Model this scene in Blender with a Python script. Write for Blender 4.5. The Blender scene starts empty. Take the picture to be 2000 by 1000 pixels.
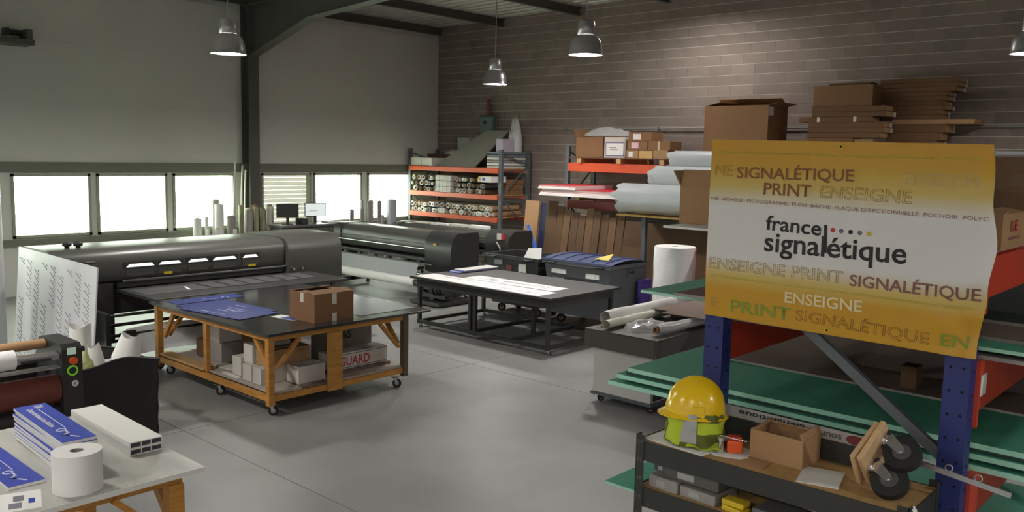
import bpy, bmesh, math, random
from mathutils import Matrix, Vector, Euler, noise
random.seed(7)
S = bpy.context.scene
COL = S.collection
PI = math.pi

# ------------------------------------------------------------------ camera
YAW, PITCH, ROLL, FPX = math.radians(42.157), math.radians(6.704), math.radians(1.217), 1689.2
CAM = Vector((17.05, -15.8, 2.75))
fw = Vector((-math.sin(YAW)*math.cos(PITCH), math.cos(YAW)*math.cos(PITCH), -math.sin(PITCH)))
rt = Vector((math.cos(YAW), math.sin(YAW), 0)); up = rt.cross(fw)
r2 = math.cos(ROLL)*rt + math.sin(ROLL)*up
u2 = -math.sin(ROLL)*rt + math.cos(ROLL)*up
cd = bpy.data.cameras.new('camera'); co = bpy.data.objects.new('camera', cd); COL.objects.link(co)
m3 = Matrix((r2, u2, -fw)).transposed()
co.matrix_world = Matrix.Translation(CAM) @ m3.to_4x4()
cd.sensor_fit = 'HORIZONTAL'; cd.sensor_width = 36; cd.lens = FPX/2000*36; cd.clip_start = 0.05; cd.clip_end = 300
S.camera = co

# ------------------------------------------------------------------ world, exposure
W = bpy.data.worlds.new('world'); S.world = W; W.use_nodes = True
bg = W.node_tree.nodes['Background']; bg.inputs[0].default_value = (0.98, 1.0, 0.965, 1); bg.inputs[1].default_value = 13.0
S.view_settings.view_transform = 'Standard'; S.view_settings.look = 'None'
S.view_settings.gamma = 1; S.view_settings.use_curve_mapping = False
S.view_settings.exposure = 0.1
LAMP_E = 235.0         # radiance of a pendant lamp's diffuser
STRIP_E = 30.0

# ------------------------------------------------------------------ materials
def lin(c):
    return tuple(((v/255)/12.92 if v/255 <= .04045 else ((v/255+.055)/1.055)**2.4) for v in c)
MATS = {}
def mat(name, c, rough=.6, metal=0, var=.0, scale=8, bump=0, bscale=60, spec=.5, coat=0, emit=None, es=0, rnd=0, stretch=None, trans=0):
    if name in MATS: return MATS[name]
    m = bpy.data.materials.new(name); m.use_nodes = True; nt = m.node_tree; N = nt.nodes; L = nt.links
    b = N['Principled BSDF']; col = lin(c)
    b.inputs['Base Color'].default_value = (*col, 1); b.inputs['Roughness'].default_value = rough
    b.inputs['Metallic'].default_value = metal; b.inputs['Specular IOR Level'].default_value = spec
    b.inputs['Coat Weight'].default_value = coat
    tc = N.new('ShaderNodeTexCoord'); mp = N.new('ShaderNodeMapping'); L.new(tc.outputs['Object'], mp.inputs[0])
    if stretch: mp.inputs['Scale'].default_value = stretch
    last = None
    if var:
        nz = N.new('ShaderNodeTexNoise'); nz.inputs['Scale'].default_value = scale; nz.inputs['Detail'].default_value = 6
        L.new(mp.outputs[0], nz.inputs['Vector'])
        mx = N.new('ShaderNodeMix'); mx.data_type = 'RGBA'
        mx.inputs[6].default_value = (*[max(0, v*(1-var)) for v in col], 1); mx.inputs[7].default_value = (*[min(1, v*(1+var)) for v in col], 1)
        cr = N.new('ShaderNodeMapRange'); cr.inputs[1].default_value = .3; cr.inputs[2].default_value = .7
        L.new(nz.outputs[0], cr.inputs[0]); L.new(cr.outputs[0], mx.inputs[0]); last = mx.outputs[2]
    if rnd:
        oi = N.new('ShaderNodeObjectInfo'); ge = N.new('ShaderNodeNewGeometry'); ad = N.new('ShaderNodeMath'); ad.operation = 'ADD'
        fr = N.new('ShaderNodeMath'); fr.operation = 'FRACT'
        L.new(oi.outputs['Random'], ad.inputs[0]); L.new(ge.outputs['Random Per Island'], ad.inputs[1]); L.new(ad.outputs[0], fr.inputs[0])
        mr = N.new('ShaderNodeMapRange'); mr.inputs[3].default_value = 1-rnd; mr.inputs[4].default_value = 1+rnd; L.new(fr.outputs[0], mr.inputs[0])
        hv = N.new('ShaderNodeHueSaturation'); L.new(mr.outputs[0], hv.inputs['Value'])
        if last: L.new(last, hv.inputs['Color'])
        else: hv.inputs['Color'].default_value = (*col, 1)
        last = hv.outputs[0]
    if last: L.new(last, b.inputs['Base Color'])
    if bump:
        n2 = N.new('ShaderNodeTexNoise'); n2.inputs['Scale'].default_value = bscale; n2.inputs['Detail'].default_value = 4
        L.new(mp.outputs[0], n2.inputs['Vector']); bp = N.new('ShaderNodeBump'); bp.inputs['Strength'].default_value = bump; bp.inputs['Distance'].default_value = .01
        L.new(n2.outputs[0], bp.inputs['Height']); L.new(bp.outputs[0], b.inputs['Normal'])
    if emit:
        b.inputs['Emission Color'].default_value = (*lin(emit), 1); b.inputs['Emission Strength'].default_value = es
    if trans:
        o = N['Material Output']; t = N.new('ShaderNodeBsdfTranslucent'); t.inputs[0].default_value = (*col, 1)
        x = N.new('ShaderNodeMixShader'); x.inputs[0].default_value = trans
        L.new(b.outputs[0], x.inputs[1]); L.new(t.outputs[0], x.inputs[2]); L.new(x.outputs[0], o.inputs[0])
    MATS[name] = m; return m
def clear(name, c, gloss=.1, rough=.05, solid=0.0, scol=(230, 230, 230)):
    """thin clear sheet: transparent, a fixed share of gloss and of milky diffuse"""
    if name in MATS: return MATS[name]
    m = bpy.data.materials.new(name); m.use_nodes = True; nt = m.node_tree; N = nt.nodes; L = nt.links
    N.remove(N['Principled BSDF']); o = N['Material Output']
    t = N.new('ShaderNodeBsdfTransparent'); t.inputs[0].default_value = (*lin(c), 1)
    g = N.new('ShaderNodeBsdfGlossy'); g.inputs['Roughness'].default_value = rough
    x = N.new('ShaderNodeMixShader'); x.inputs[0].default_value = gloss
    L.new(t.outputs[0], x.inputs[1]); L.new(g.outputs[0], x.inputs[2]); out = x
    if solid:
        d = N.new('ShaderNodeBsdfDiffuse'); d.inputs[0].default_value = (*lin(scol), 1)
        y = N.new('ShaderNodeMixShader'); y.inputs[0].default_value = solid
        L.new(x.outputs[0], y.inputs[1]); L.new(d.outputs[0], y.inputs[2]); out = y
    L.new(out.outputs[0], o.inputs[0]); MATS[name] = m; return m

concrete = mat('concrete', (138, 139, 137), .42, var=.13, scale=1.1, bump=.04, bscale=25)
jointm = mat('joint', (95, 95, 92), .8)
block = mat('block', (140, 127, 119), .92, var=.10, scale=5, bump=.35, bscale=60, rnd=.12)
mortar = mat('mortar', (204, 192, 182), .9, bump=.3, bscale=90)
innerm = mat('inner_wall', (224, 223, 220), .7, var=.03, scale=.6)
panelm = mat('wall_panel', (208, 210, 202), .55, var=.04, scale=.7)
bandm = mat('window_band', (118, 122, 108), .6)
steel = mat('painted_steel', (86, 88, 80), .6, var=.05, scale=3)
deckm = mat('roof_deck', (192, 189, 184), .5, metal=.3)
winfr = mat('window_frame', (160, 164, 146), .55)
glass = clear('glass', (248, 255, 246), .05, .02)
slatm = mat('blind_slat', (225, 228, 218), .5)
shut = mat('shutter_slat', (224, 218, 216), .55, trans=.24)
alu = mat('aluminium', (190, 192, 195), .3, metal=.9)
shadem = mat('lamp_shade', (186, 184, 188), .32, metal=.85)
lampm = mat('lamp_diffuser', (255, 250, 245), .5, emit=(255, 249, 243), es=LAMP_E)
cable = mat('grey_cable', (150, 150, 148), .6)
blk = mat('black_metal', (50, 51, 49), .5)
blkp = mat('black_plastic', (46, 47, 47), .42)
prn = mat('printer_charcoal', (80, 81, 76), .36, var=.03, scale=2)
prn2 = mat('printer_dark', (56, 57, 56), .38)
prng = mat('printer_grey', (92, 92, 92), .3)
chrome = mat('chrome', (215, 215, 218), .14, metal=1)
rubber = mat('rubber', (34, 34, 34), .7)
wood = mat('pine', (190, 134, 62), .5, var=.18, scale=6, stretch=(1, 1, 6), bump=.05)
wood2 = mat('pale_pine', (196, 158, 108), .6, var=.15, scale=6, stretch=(5, 1, 1))
ply = mat('plywood', (205, 172, 130), .6, var=.1, scale=9, stretch=(1, 4, 1))
card = mat('cardboard', (138, 102, 70), .85, var=.05, scale=4, bump=.05, bscale=40)
card2 = mat('cardboard_light', (172, 136, 98), .85, var=.06, scale=4)
card3 = mat('cardboard_dark', (98, 75, 54), .88, var=.07, scale=3)
cardw = mat('white_carton', (206, 201, 194), .75, var=.04, scale=3)
tapem = mat('tape', (205, 190, 160), .35)
whtape = mat('white_tape', (225, 218, 208), .4)
paper = mat('paper', (232, 232, 230), .7)
white = mat('white_plastic', (226, 226, 222), .4)
cream = mat('cream_plastic', (214, 214, 200), .5)
glossblk = mat('gloss_black_board', (52, 53, 52), .16, spec=.6)
mattop = mat('grey_cutting_mat', (82, 79, 74), .5)
orange = mat('orange_beam', (214, 84, 34), .45, var=.06, scale=3)
redor = mat('red_beam', (196, 62, 36), .45, var=.05, scale=3)
bluep = mat('blue_upright', (34, 46, 112), .42, var=.06, scale=5)
greyp = mat('slate_upright', (92, 98, 104), .5)
holem = mat('dark_hole', (10, 10, 14), .9)
greenA = mat('green_acrylic', (82, 160, 134), .7, spec=.15, var=.04, scale=2)
greenE = mat('green_edge', (170, 226, 204), .3)
kraft = mat('kraft_cover', (122, 107, 98), .92, spec=.15, var=.06, scale=2)
greyb = mat('grey_sheet', (150, 146, 142), .55)
red = mat('red_sheet', (206, 50, 66), .4)
blue = mat('blue_print', (44, 66, 176), .38)
blued = mat('blue_panel', (40, 58, 130), .42)
bubble = mat('bubble_wrap', (196, 202, 204), .35, var=.05, scale=3, bump=.5, bscale=45, trans=.25)
film = clear('plastic_film', (245, 245, 245), .22, .12, .38)
filmw = mat('white_film', (222, 222, 224), .3, bump=.3, bscale=12, trans=.2)
yel = mat('yellow_plastic', (242, 200, 22), .22, coat=.4)
hivis = mat('hi_vis_cloth', (182, 202, 48), .8, bump=.2, bscale=60)
refl = mat('reflective_band', (170, 172, 170), .4)
olive = mat('olive_cloth', (96, 104, 40), .85)
ink = mat('ink_black', (36, 36, 40), .6)
inkg = mat('ink_grey', (112, 114, 120), .6)
inkb = mat('ink_brown', (134, 86, 44), .6)
inkm = mat('ink_mauve', (134, 92, 84), .6)
inkgr = mat('ink_green', (130, 150, 40), .6)
inkgl = mat('ink_green_light', (176, 172, 62), .6)
inkt = mat('ink_tan', (176, 140, 66), .6)
inkw = mat('ink_cream', (226, 214, 170), .6)
inkr = mat('ink_red', (190, 50, 60), .6)
inkor = mat('ink_orange', (214, 120, 40), .6)
screen = mat('lit_screen', (230, 236, 236), .3, emit=(225, 236, 236), es=.55)
lcd = mat('lcd', (180, 196, 186), .3, emit=(190, 215, 200), es=.25)
maroon = mat('maroon_roller', (104, 50, 40), .55)
orangeb = mat('orange_button', (226, 92, 40), .35)
greenb = mat('green_ring', (120, 190, 50), .4, emit=(110, 200, 50), es=.2)
binm = mat('bin_grey', (92, 95, 98), .5)
binlid = mat('bin_lid_blue', (72, 82, 118), .45)
purple = mat('purple_edge', (70, 50, 130), .5)
bag = mat('black_bag', (44, 44, 44), .45, bump=.25, bscale=9)
pink = mat('pink_foam', (190, 110, 112), .7)
gold = mat('gold_yellow', (218, 186, 40), .5)
teal = mat('teal_paint', (96, 120, 116), .6)
brownp = mat('brown_red_paint', (120, 70, 58), .6)
slate = mat('slate_sheet', (112, 120, 130), .5)
marble = mat('worn_laminate', (178, 178, 172), .35, var=.22, scale=2.5, stretch=(.6, 3, 1))

# ------------------------------------------------------------------ mesh helpers
ORG = {}
ORD = ['first', 'second', 'third', 'fourth', 'fifth', 'sixth', 'seventh', 'eighth', 'ninth', 'tenth', 'eleventh', 'twelfth', 'thirteenth', 'fourteenth', 'fifteenth', 'sixteenth', 'seventeenth', 'eighteenth', 'nineteenth', 'twentieth', '21st', '22nd', '23rd', '24th', '25th', '26th', '27th', '28th', '29th', '30th']
class MB:
    def __init__(s): s.v = []; s.f = []; s.sm = []; s.M = Matrix.Identity(4)
    def add(s, vs, fs, smooth=False):
        b = len(s.v); s.v += [s.M @ Vector(p) for p in vs]; s.f += [tuple(i+b for i in f) for f in fs]; s.sm += [smooth]*len(fs); return s
    def box(s, x0, x1, y0, y1, z0, z1, bev=0):
        if x0 > x1: x0, x1 = x1, x0
        if y0 > y1: y0, y1 = y1, y0
        if z0 > z1: z0, z1 = z1, z0
        if not bev:
            return s.add([(x0,y0,z0),(x1,y0,z0),(x1,y1,z0),(x0,y1,z0),(x0,y0,z1),(x1,y0,z1),(x1,y1,z1),(x0,y1,z1)],
                         [(0,3,2,1),(4,5,6,7),(0,1,5,4),(1,2,6,5),(2,3,7,6),(3,0,4,7)])
        bm = bmesh.new(); bmesh.ops.create_cube(bm, size=1)
        for v in bm.verts: v.co = Vector(((x0+x1)/2+v.co.x*(x1-x0), (y0+y1)/2+v.co.y*(y1-y0), (z0+z1)/2+v.co.z*(z1-z0)))
        bmesh.ops.bevel(bm, geom=bm.edges[:], offset=bev, segments=2, affect='EDGES', profile=.5)
        bm.verts.index_update(); s.add([v.co.copy() for v in bm.verts], [tuple(v.index for v in f.verts) for f in bm.faces]); bm.free(); return s
    def cyl(s, p0, p1, r, r2=None, n=20, cap=True):
        p0, p1 = Vector(p0), Vector(p1); r2 = r if r2 is None else r2
        q = (p1-p0).to_track_quat('Z', 'Y').to_matrix(); vs = []
        for p, rr in ((p0, r), (p1, r2)):
            for i in range(n):
                a = 2*PI*i/n; vs.append(p + q @ Vector((math.cos(a)*rr, math.sin(a)*rr, 0)))
        s.add(vs, [(i, (i+1) % n, n+(i+1) % n, n+i) for i in range(n)], True)
        if cap: s.add(vs, [tuple(range(n-1, -1, -1)), tuple(range(n, 2*n))])
        return s
    def ring(s, p0, p1, r, ri, n=20):
        p0, p1 = Vector(p0), Vector(p1); q = (p1-p0).to_track_quat('Z', 'Y').to_matrix(); vs = []
        for p, rr in ((p0, r), (p1, r), (p1, ri), (p0, ri)):
            for i in range(n):
                a = 2*PI*i/n; vs.append(p + q @ Vector((math.cos(a)*rr, math.sin(a)*rr, 0)))
        for k in range(4):
            k2 = (k+1) % 4
            s.add(vs, [(k*n+i, k*n+(i+1) % n, k2*n+(i+1) % n, k2*n+i) for i in range(n)], k % 2 == 0)
        return s
    def lathe(s, prof, c=(0, 0, 0), n=28, smooth=True):
        vs = []; c = Vector(c)
        for r, z in prof:
            for i in range(n):
                a = 2*PI*i/n; vs.append(c + Vector((r*math.cos(a), r*math.sin(a), z)))
        fs = []
        for k in range(len(prof)-1):
            fs += [(k*n+i, k*n+(i+1) % n, (k+1)*n+(i+1) % n, (k+1)*n+i) for i in range(n)]
        return s.add(vs, fs, smooth)
    def prism(s, poly, ax, a, b, smooth=False):
        """poly in the two other axes (order xyz), extruded along ax from a to b"""
        def P(p, t):
            if ax == 'x': return (t, p[0], p[1])
            if ax == 'y': return (p[0], t, p[1])
            return (p[0], p[1], t)
        n = len(poly); vs = [P(p, a) for p in poly]+[P(p, b) for p in poly]
        s.add(vs, [(i, (i+1) % n, n+(i+1) % n, n+i) for i in range(n)], smooth)
        return s.add(vs, [tuple(range(n-1, -1, -1)), tuple(range(n, 2*n))])
    def tube(s, pts, r, n=8):
        pts = [Vector(p) for p in pts]; vs = []; up_ = None
        for k, p in enumerate(pts):
            d = (pts[min(k+1, len(pts)-1)]-pts[max(k-1, 0)]).normalized()
            q = d.to_track_quat('Z', 'Y').to_matrix()
            for i in range(n):
                a = 2*PI*i/n; vs.append(p + q @ Vector((math.cos(a)*r, math.sin(a)*r, 0)))
        fs = []
        for k in range(len(pts)-1): fs += [(k*n+i, k*n+(i+1) % n, (k+1)*n+(i+1) % n, (k+1)*n+i) for i in range(n)]
        s.add(vs, fs, True); m = len(pts)-1
        return s.add(vs, [tuple(range(n-1, -1, -1)), tuple(range(m*n, m*n+n))])
    def bar(s, p0, p1, w, d, upv=(0, 0, 1)):
        p0, p1 = Vector(p0), Vector(p1); z = (p1-p0).normalized(); u = Vector(upv)
        x = u.cross(z)
        if x.length < 1e-4: x = Vector((1, 0, 0)).cross(z)
        x.normalize(); y = z.cross(x); vs = []
        for p in (p0, p1):
            for a, b in ((-1, -1), (1, -1), (1, 1), (-1, 1)): vs.append(p+x*a*w/2+y*b*d/2)
        return s.add(vs, [(0,3,2,1),(4,5,6,7),(0,1,5,4),(1,2,6,5),(2,3,7,6),(3,0,4,7)])
    def grid(s, fn, nu, nv, smooth=True, thick=0):
        vs = [fn(i/nu, j/nv) for j in range(nv+1) for i in range(nu+1)]; w = nu+1
        fs = [(j*w+i, j*w+i+1, (j+1)*w+i+1, (j+1)*w+i) for j in range(nv) for i in range(nu)]
        return s.add(vs, fs, smooth)
    def build(s, name, m, parent=None, at=None, kind=None, label=None, local=False):
        me = bpy.data.meshes.new(name)
        o = bpy.data.objects.new(name, me); COL.objects.link(o)
        if parent is not None:
            o.parent = parent; org = ORG.get(parent, Vector())
        else:
            if at is None:
                xs = [v.x for v in s.v]; ys = [v.y for v in s.v]; zs = [v.z for v in s.v]
                at = ((min(xs)+max(xs))/2, (min(ys)+max(ys))/2, min(zs))
            org = Vector(at); o.location = org
        if local:
            org = Vector()
        ORG[o] = org if not local else Vector()
        me.from_pydata([tuple(v-org) for v in s.v], [], s.f)
        bm = bmesh.new(); bm.from_mesh(me); bmesh.ops.recalc_face_normals(bm, faces=bm.faces[:]); bm.to_mesh(me); bm.free()
        me.polygons.foreach_set('use_smooth', s.sm); me.materials.append(m); me.update()
        if kind: o['kind'] = kind
        if label: o['label'] = label
        return o
def tag(o, label, cat, group=None, kind=None):
    o['label'] = label; o['category'] = cat
    if group: o['group'] = group
    if kind: o['kind'] = kind
    return o
def thing(name, label, cat, loc, rz=0, group=None, local=False):
    o = bpy.data.objects.new(name, None); COL.objects.link(o); o.location = loc; o.rotation_euler = (0, 0, rz)
    o.empty_display_size = .1
    ORG[o] = Vector() if local else Vector(loc)
    return tag(o, label, cat, group)
def struct(name, mb, m, at=None):
    o = mb.build(name, m, None, at); o['kind'] = 'structure'; return o
def copy_tree(o, parent=None):
    c = o.copy(); COL.objects.link(c)
    if parent is not None: c.parent = parent
    for ch in list(o.children): copy_tree(ch, c)
    return c
def text(name, st, m, parent, M, box=None, size=.1, outline=0, warp=None, label=None, bold=.0016):
    """lettering in the XY plane, moved by M (into the parent's world frame); box = (width, height) to fit"""
    cu = bpy.data.curves.new(name, 'FONT'); cu.body = st; cu.size = size; cu.align_x = 'LEFT'; cu.resolution_u = 3
    if not outline: cu.offset = bold*size/.1
    if outline: cu.fill_mode = 'NONE'; cu.bevel_depth = outline; cu.bevel_resolution = 0
    to = bpy.data.objects.new(name, cu); me = bpy.data.meshes.new_from_object(to)
    bpy.data.objects.remove(to); bpy.data.curves.remove(cu)
    xs = [v.co.x for v in me.vertices]; ys = [v.co.y for v in me.vertices]
    if not xs: return None
    x0, x1, y0, y1 = min(xs), max(xs), min(ys), max(ys)
    sx, sy = (box[0]/(x1-x0), box[1]/(y1-y0)) if box else (1, 1)
    ox = (x0+x1)/2; oy = (y0+y1)/2; org = ORG.get(parent, Vector())
    for v in me.vertices:
        p = Vector(((v.co.x-ox)*sx, (v.co.y-oy)*sy, v.co.z if not outline else v.co.z*.3))
        p = M @ p
        if warp: p = warp(p)
        v.co = p - org
    me.materials.clear(); me.materials.append(m)
    o = bpy.data.objects.new(name, me); COL.objects.link(o); o.parent = parent; ORG[o] = org
    if len(st) > 1: o['kind'] = 'stuff'
    if label: o['label'] = label
    return o
def T(x, y, z): return Matrix.Translation((x, y, z))
def RX(a): return Matrix.Rotation(math.radians(a), 4, 'X')
def RY(a): return Matrix.Rotation(math.radians(a), 4, 'Y')
def RZ(a): return Matrix.Rotation(math.radians(a), 4, 'Z')
FACE_MY = RX(90)                       # lettering on a wall that faces -y (reads along +x)
FACE_PX = RZ(90) @ RX(90)              # lettering on a wall that faces +x (reads along +y)

# ================================================================== THE HALL
XM, YM = 24.0, -20.0                    # far sides of the hall (behind the camera)
# floor: concrete slabs with sawn joints
fl = struct('floor', MB().box(-.2, XM, YM, .2, -.12, -.012), jointm, (0, 0, 0))
xs_ = [-.2, 4.6, 9.2, 13.8, 18.4, XM]; ys_ = [YM, -15.9, -11.86, -7.9, -3.9, .2]
for i in range(5):
    for j in range(5):
        MB().box(xs_[i]+.004, xs_[i+1]-.004, ys_[j]+.004, ys_[j+1]-.004, -.1, 0).build('slab', concrete, fl)
# window wall (x = 0)
WZ0, WZ1 = 1.05, 2.22
wins = [(-10.36, -8.98), (-8.87, -7.47), (-7.35, -5.96), (-5.31, -4.01), (-3.93, -2.53), (-2.36, -.96)]
more_w = [(-18.4, -17.0), (-16.9, -15.5), (-15.4, -14.0), (-13.4, -12.0)]
wm = MB().box(-.18, 0, YM, .2, 0, WZ0).box(-.18, 0, YM, .2, WZ1, 6.6)
ed = [YM]+[v for w in sorted(wins+more_w) for v in (w[0], w[1])]+[.2]
for i in range(0, len(ed), 2): wm.box(-.18, 0, ed[i], ed[i+1], WZ0, WZ1)
wall_l = struct('wall_window_side', wm, panelm, (0, 0, 0))
# cladding cassettes on the inside of the window wall, one sheet per metre of height
for (a, b) in ((-11.4, -5.80), (-5.49, -.12)):
    z = 2.43
    while z < 5.6:
        z1 = min(z+1.09, 5.70)
        MB().box(0, .025, a, b, z+.001, z1-.001).build('cladding_sheet', panelm, wall_l); z = z1
struct('trim_1', MB().box(0, .05, YM, 0, 2.25, 2.42).box(0, .06, YM, 0, 2.40, 2.43), bandm, (0, -6, 2.25))
struct('trim_2', MB().box(0, .10, YM, 0, .93, 1.03), bandm, (0, -6, .93))
for k, (a, b) in enumerate(wins+more_w):
    f = MB(); t = .05
    f.box(-.10, .03, a, a+t, WZ0, WZ1).box(-.10, .03, b-t, b, WZ0, WZ1).box(-.10, .03, a, b, WZ0, WZ0+t).box(-.10, .03, a, b, WZ1-t, WZ1)
    w = struct('window_%d' % (k+1), f, winfr, (0, (a+b)/2, WZ0))
    MB().box(-.05, -.04, a+t, b-t, WZ0+t, WZ1-t).build('pane', glass, w)
    if k < 6:
        n = 12 if k == 3 else 10; h = (WZ1-WZ0)/n
        for i in range(n):
            z = WZ0+h*(i+.5)
            if k == 3:
                MB().box(-.135, -.125, a+.002, b-.002, z-h*.5+.0015, z+h*.5-.0015).build('shutter_slat', shut, w)
            else:
                s_ = MB(); s_.M = T(-.15, 0, z) @ RY(4); s_.box(-.035, .035, a+.01, b-.01, -.0025, .0025); s_.build('blind_slat', slatm, w)
        for yy in (a+.3, b-.3) if k != 3 else ():
            MB().box(-.152, -.148, yy-.002, yy+.002, WZ0, WZ1).build('blind_cord', slatm, w)
# block wall (y = 0)
bw = struct('wall_block_side', MB().box(-.2, XM, .0, .2, 0, 6.9), mortar, (8, 0, 0))
cand = []
for c in range(34):
    z0 = c*.2
    x = -.25*(c % 2)-.1*((c*7) % 3 == 0)
    while x < XM:
        cand.append((max(x, 0)+.0015, min(x+.5, XM)-.0015, z0)); x += .5
cand = [c for c in cand if c[1]-c[0] > .05]
def score(c):
    x = (c[0]+c[1])/2; vis = 2.55 < c[2] < 5.95 and x < 14.4
    return (0 if vis else 1, (x-CAM.x)**2+CAM.y**2)
cand.sort(key=score)
shared = {}
for i, (a, b, z) in enumerate(cand[:298]):
    w = round(b-a, 3)
    if w not in shared:
        o = MB().box(-w/2, w/2, -.005, .02, .006, .194).build('block', block, bw, local=True); shared[w] = o.data
    else:
        o = bpy.data.objects.new('block', shared[w]); COL.objects.link(o); o.parent = bw
    o.location = ((a+b)/2-8, random.uniform(-.0015, .0015), z)
rest = MB()
for a, b, z in cand[298:]: rest.box(a, b, -.005+random.uniform(-.0015, .0015), .02, z+.006, z+.194)
rest.build('block_field', block, bw, kind='stuff', label='pale concrete blocks of the rest of the wall')
# the other two sides of the hall, behind the camera
struct('wall_camera_side', MB().box(-.2, XM, YM-.2, YM, 0, 6.9), innerm, (10, YM, 0))
struct('wall_far_right', MB().box(XM, XM+.2, YM, .2, 0, 6.9), innerm, (XM, -10, 0))
# roof deck: trapezoidal steel sheet, ribs along x
def zdeck(x): return 5.96+.022*x
prof = []; y = YM
while y < .2:
    prof += [(y, 0), (y+.11, 0), (y+.15, .06), (y+.25, .06)]; y += .29
dm = MB(); n = len(prof)
for x in (-.2, XM):
    dm.v += [Vector((x, p[0], zdeck(x)+p[1])) for p in prof]
dm.f = [(i, i+1, n+i+1, n+i) for i in range(n-1)]; dm.sm = [False]*(n-1)
dm.add([(-.2, YM, 6.35), (XM, YM, 6.9), (XM, .2, 6.9), (-.2, .2, 6.35)], [(0, 1, 2, 3)])
struct('ceiling', dm, deckm, (0, 0, 5.96))
# steel portal frame: column and haunched rafter
pf = thing('portal_frame', 'dark steel column with haunched roof rafter between the window bays', 'steel frame', (.15, -5.635, 0))
cm = MB().box(0, .016, -5.76, -5.51, 0, 5.8).box(.284, .30, -5.76, -5.51, 0, 5.8).box(.016, .284, -5.641, -5.629, 0, 5.8)
cm.build('column', steel, pf)
rb = [(.30, 4.72), (2.45, 5.33), (4.6, 5.46), (XM, 5.46+.022*(XM-4.6))]; tp = [(XM, zdeck(XM)-.19), (0, zdeck(0)-.19)]
rm = MB().prism([(.016, 4.64)]+rb+tp, 'y', -5.642, -5.628)
for i in range(3):
    (x0, z0), (x1, z1) = rb[i], rb[i+1]
    rm.prism([(x0, z0-.008), (x1, z1-.008), (x1, z1+.008), (x0, z0+.008)], 'y', -5.76, -5.51)
rm.prism([(0, zdeck(0)-.205), (XM, zdeck(XM)-.205), (XM, zdeck(XM)-.19), (0, zdeck(0)-.19)], 'y', -5.76, -5.51)
rm.build('rafter', steel, pf)
for x, lb in ((.12, 'eaves purlin of dark steel along the top of the window wall'), (2.3, 'dark steel roof purlin, first in from the window wall'),
              (4.65, 'dark steel roof purlin meeting the block wall beside a pendant lamp'), (7.0, 'dark steel roof purlin just inside the top of the picture'), (9.35, None), (11.7, None), (14.05, None), (16.4, None)):
    zt = zdeck(x); pm = MB()
    pm.box(x-.05, x+.05, YM, -.01, zt-.012, zt).box(x-.05, x+.05, YM, -.01, zt-.18, zt-.168).box(x-.004, x+.004, YM, -.01, zt-.168, zt-.012)
    tag(pm.build('roof_purlin', steel, None, (x, -10, zt-.18)), lb or 'dark steel roof purlin above the picture, '+{9.35: 'fifth', 11.7: 'sixth', 14.05: 'seventh', 16.4: 'eighth'}[x]+' from the windows', 'beam', 'roof purlins')
# conduit on the block wall
cdm = MB().tube([(3.9, -.06, 3.36), (15.5, -.06, 3.36)], .016)
cdo = cdm.build('cable_conduit', cable, None, (9.7, -.04, 3.34)); tag(cdo, 'thin pale conduit running level along the block wall', 'conduit')
for x in (4.4, 6.9, 9.4, 11.9, 14.4): MB().box(x-.02, x+.02, -.08, -.016, 3.335, 3.385).build('clip', greyp, cdo)
# bracket high on the left of the window wall
bk = thing('wall_bracket', 'dark steel bracket arm high on the window wall at the left edge', 'bracket', (.3, -10.4, 4.5))
MB().box(.03, .5, -10.9, -10.02, 4.46, 4.55, .01).build('arm', steel, bk)
MB().box(.03, .4, -10.12, -10.02, 4.55, 4.74, .01).build('upright_plate', steel, bk)
MB().cyl((.2, -10.38, 4.68), (.2, -10.15, 4.68), .05).box(.1, .3, -10.42, -10.36, 4.62, 4.74).build('motor', blk, bk)

# ------------------------------------------------------------------ pendant lamps
def pendant():
    t = thing('pendant_lamp', '', 'lamp', (0, 0, 0), local=True)
    MB().lathe([(.118, .27), (.124, .255), (.15, .25), (.182, .225), (.206, .18), (.221, .12), (.228, .05), (.23, .02), (.243, .004), (.243, -.006), (.226, .008), (.216, .1), (.19, .19), (.1, .23)], n=36).build('shade', shadem, t, local=True)
    MB().lathe([(0, .215), (.06, .215), (.06, .30), (0, .30)], n=16).build('lamp_holder', shadem, t, local=True)
    MB().lathe([(0, .48), (.09, .475), (.112, .455), (.124, .28), (.1, .262), (0, .262)], n=28).build('gear_housing', shadem, t, local=True)
    MB().lathe([(0, .028), (.216, .028), (.216, .034), (0, .034)], n=32).build('diffuser', lampm, t, local=True)
    MB().tube([(0, 0, .46), (0, 0, 1.9)], .008).tube([(.085, 0, .30), (.12, 0, .27), (.16, 0, .235), (.21, 0, .14), (.232, 0, .03)], .007).build('cable', cable, t, local=True)
    MB().box(-.05, .05, -.05, .05, 1.88, 1.95, .005).build('ceiling_rose', shadem, t, local=True)
    return t
lamp0 = pendant(); first = True
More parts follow.
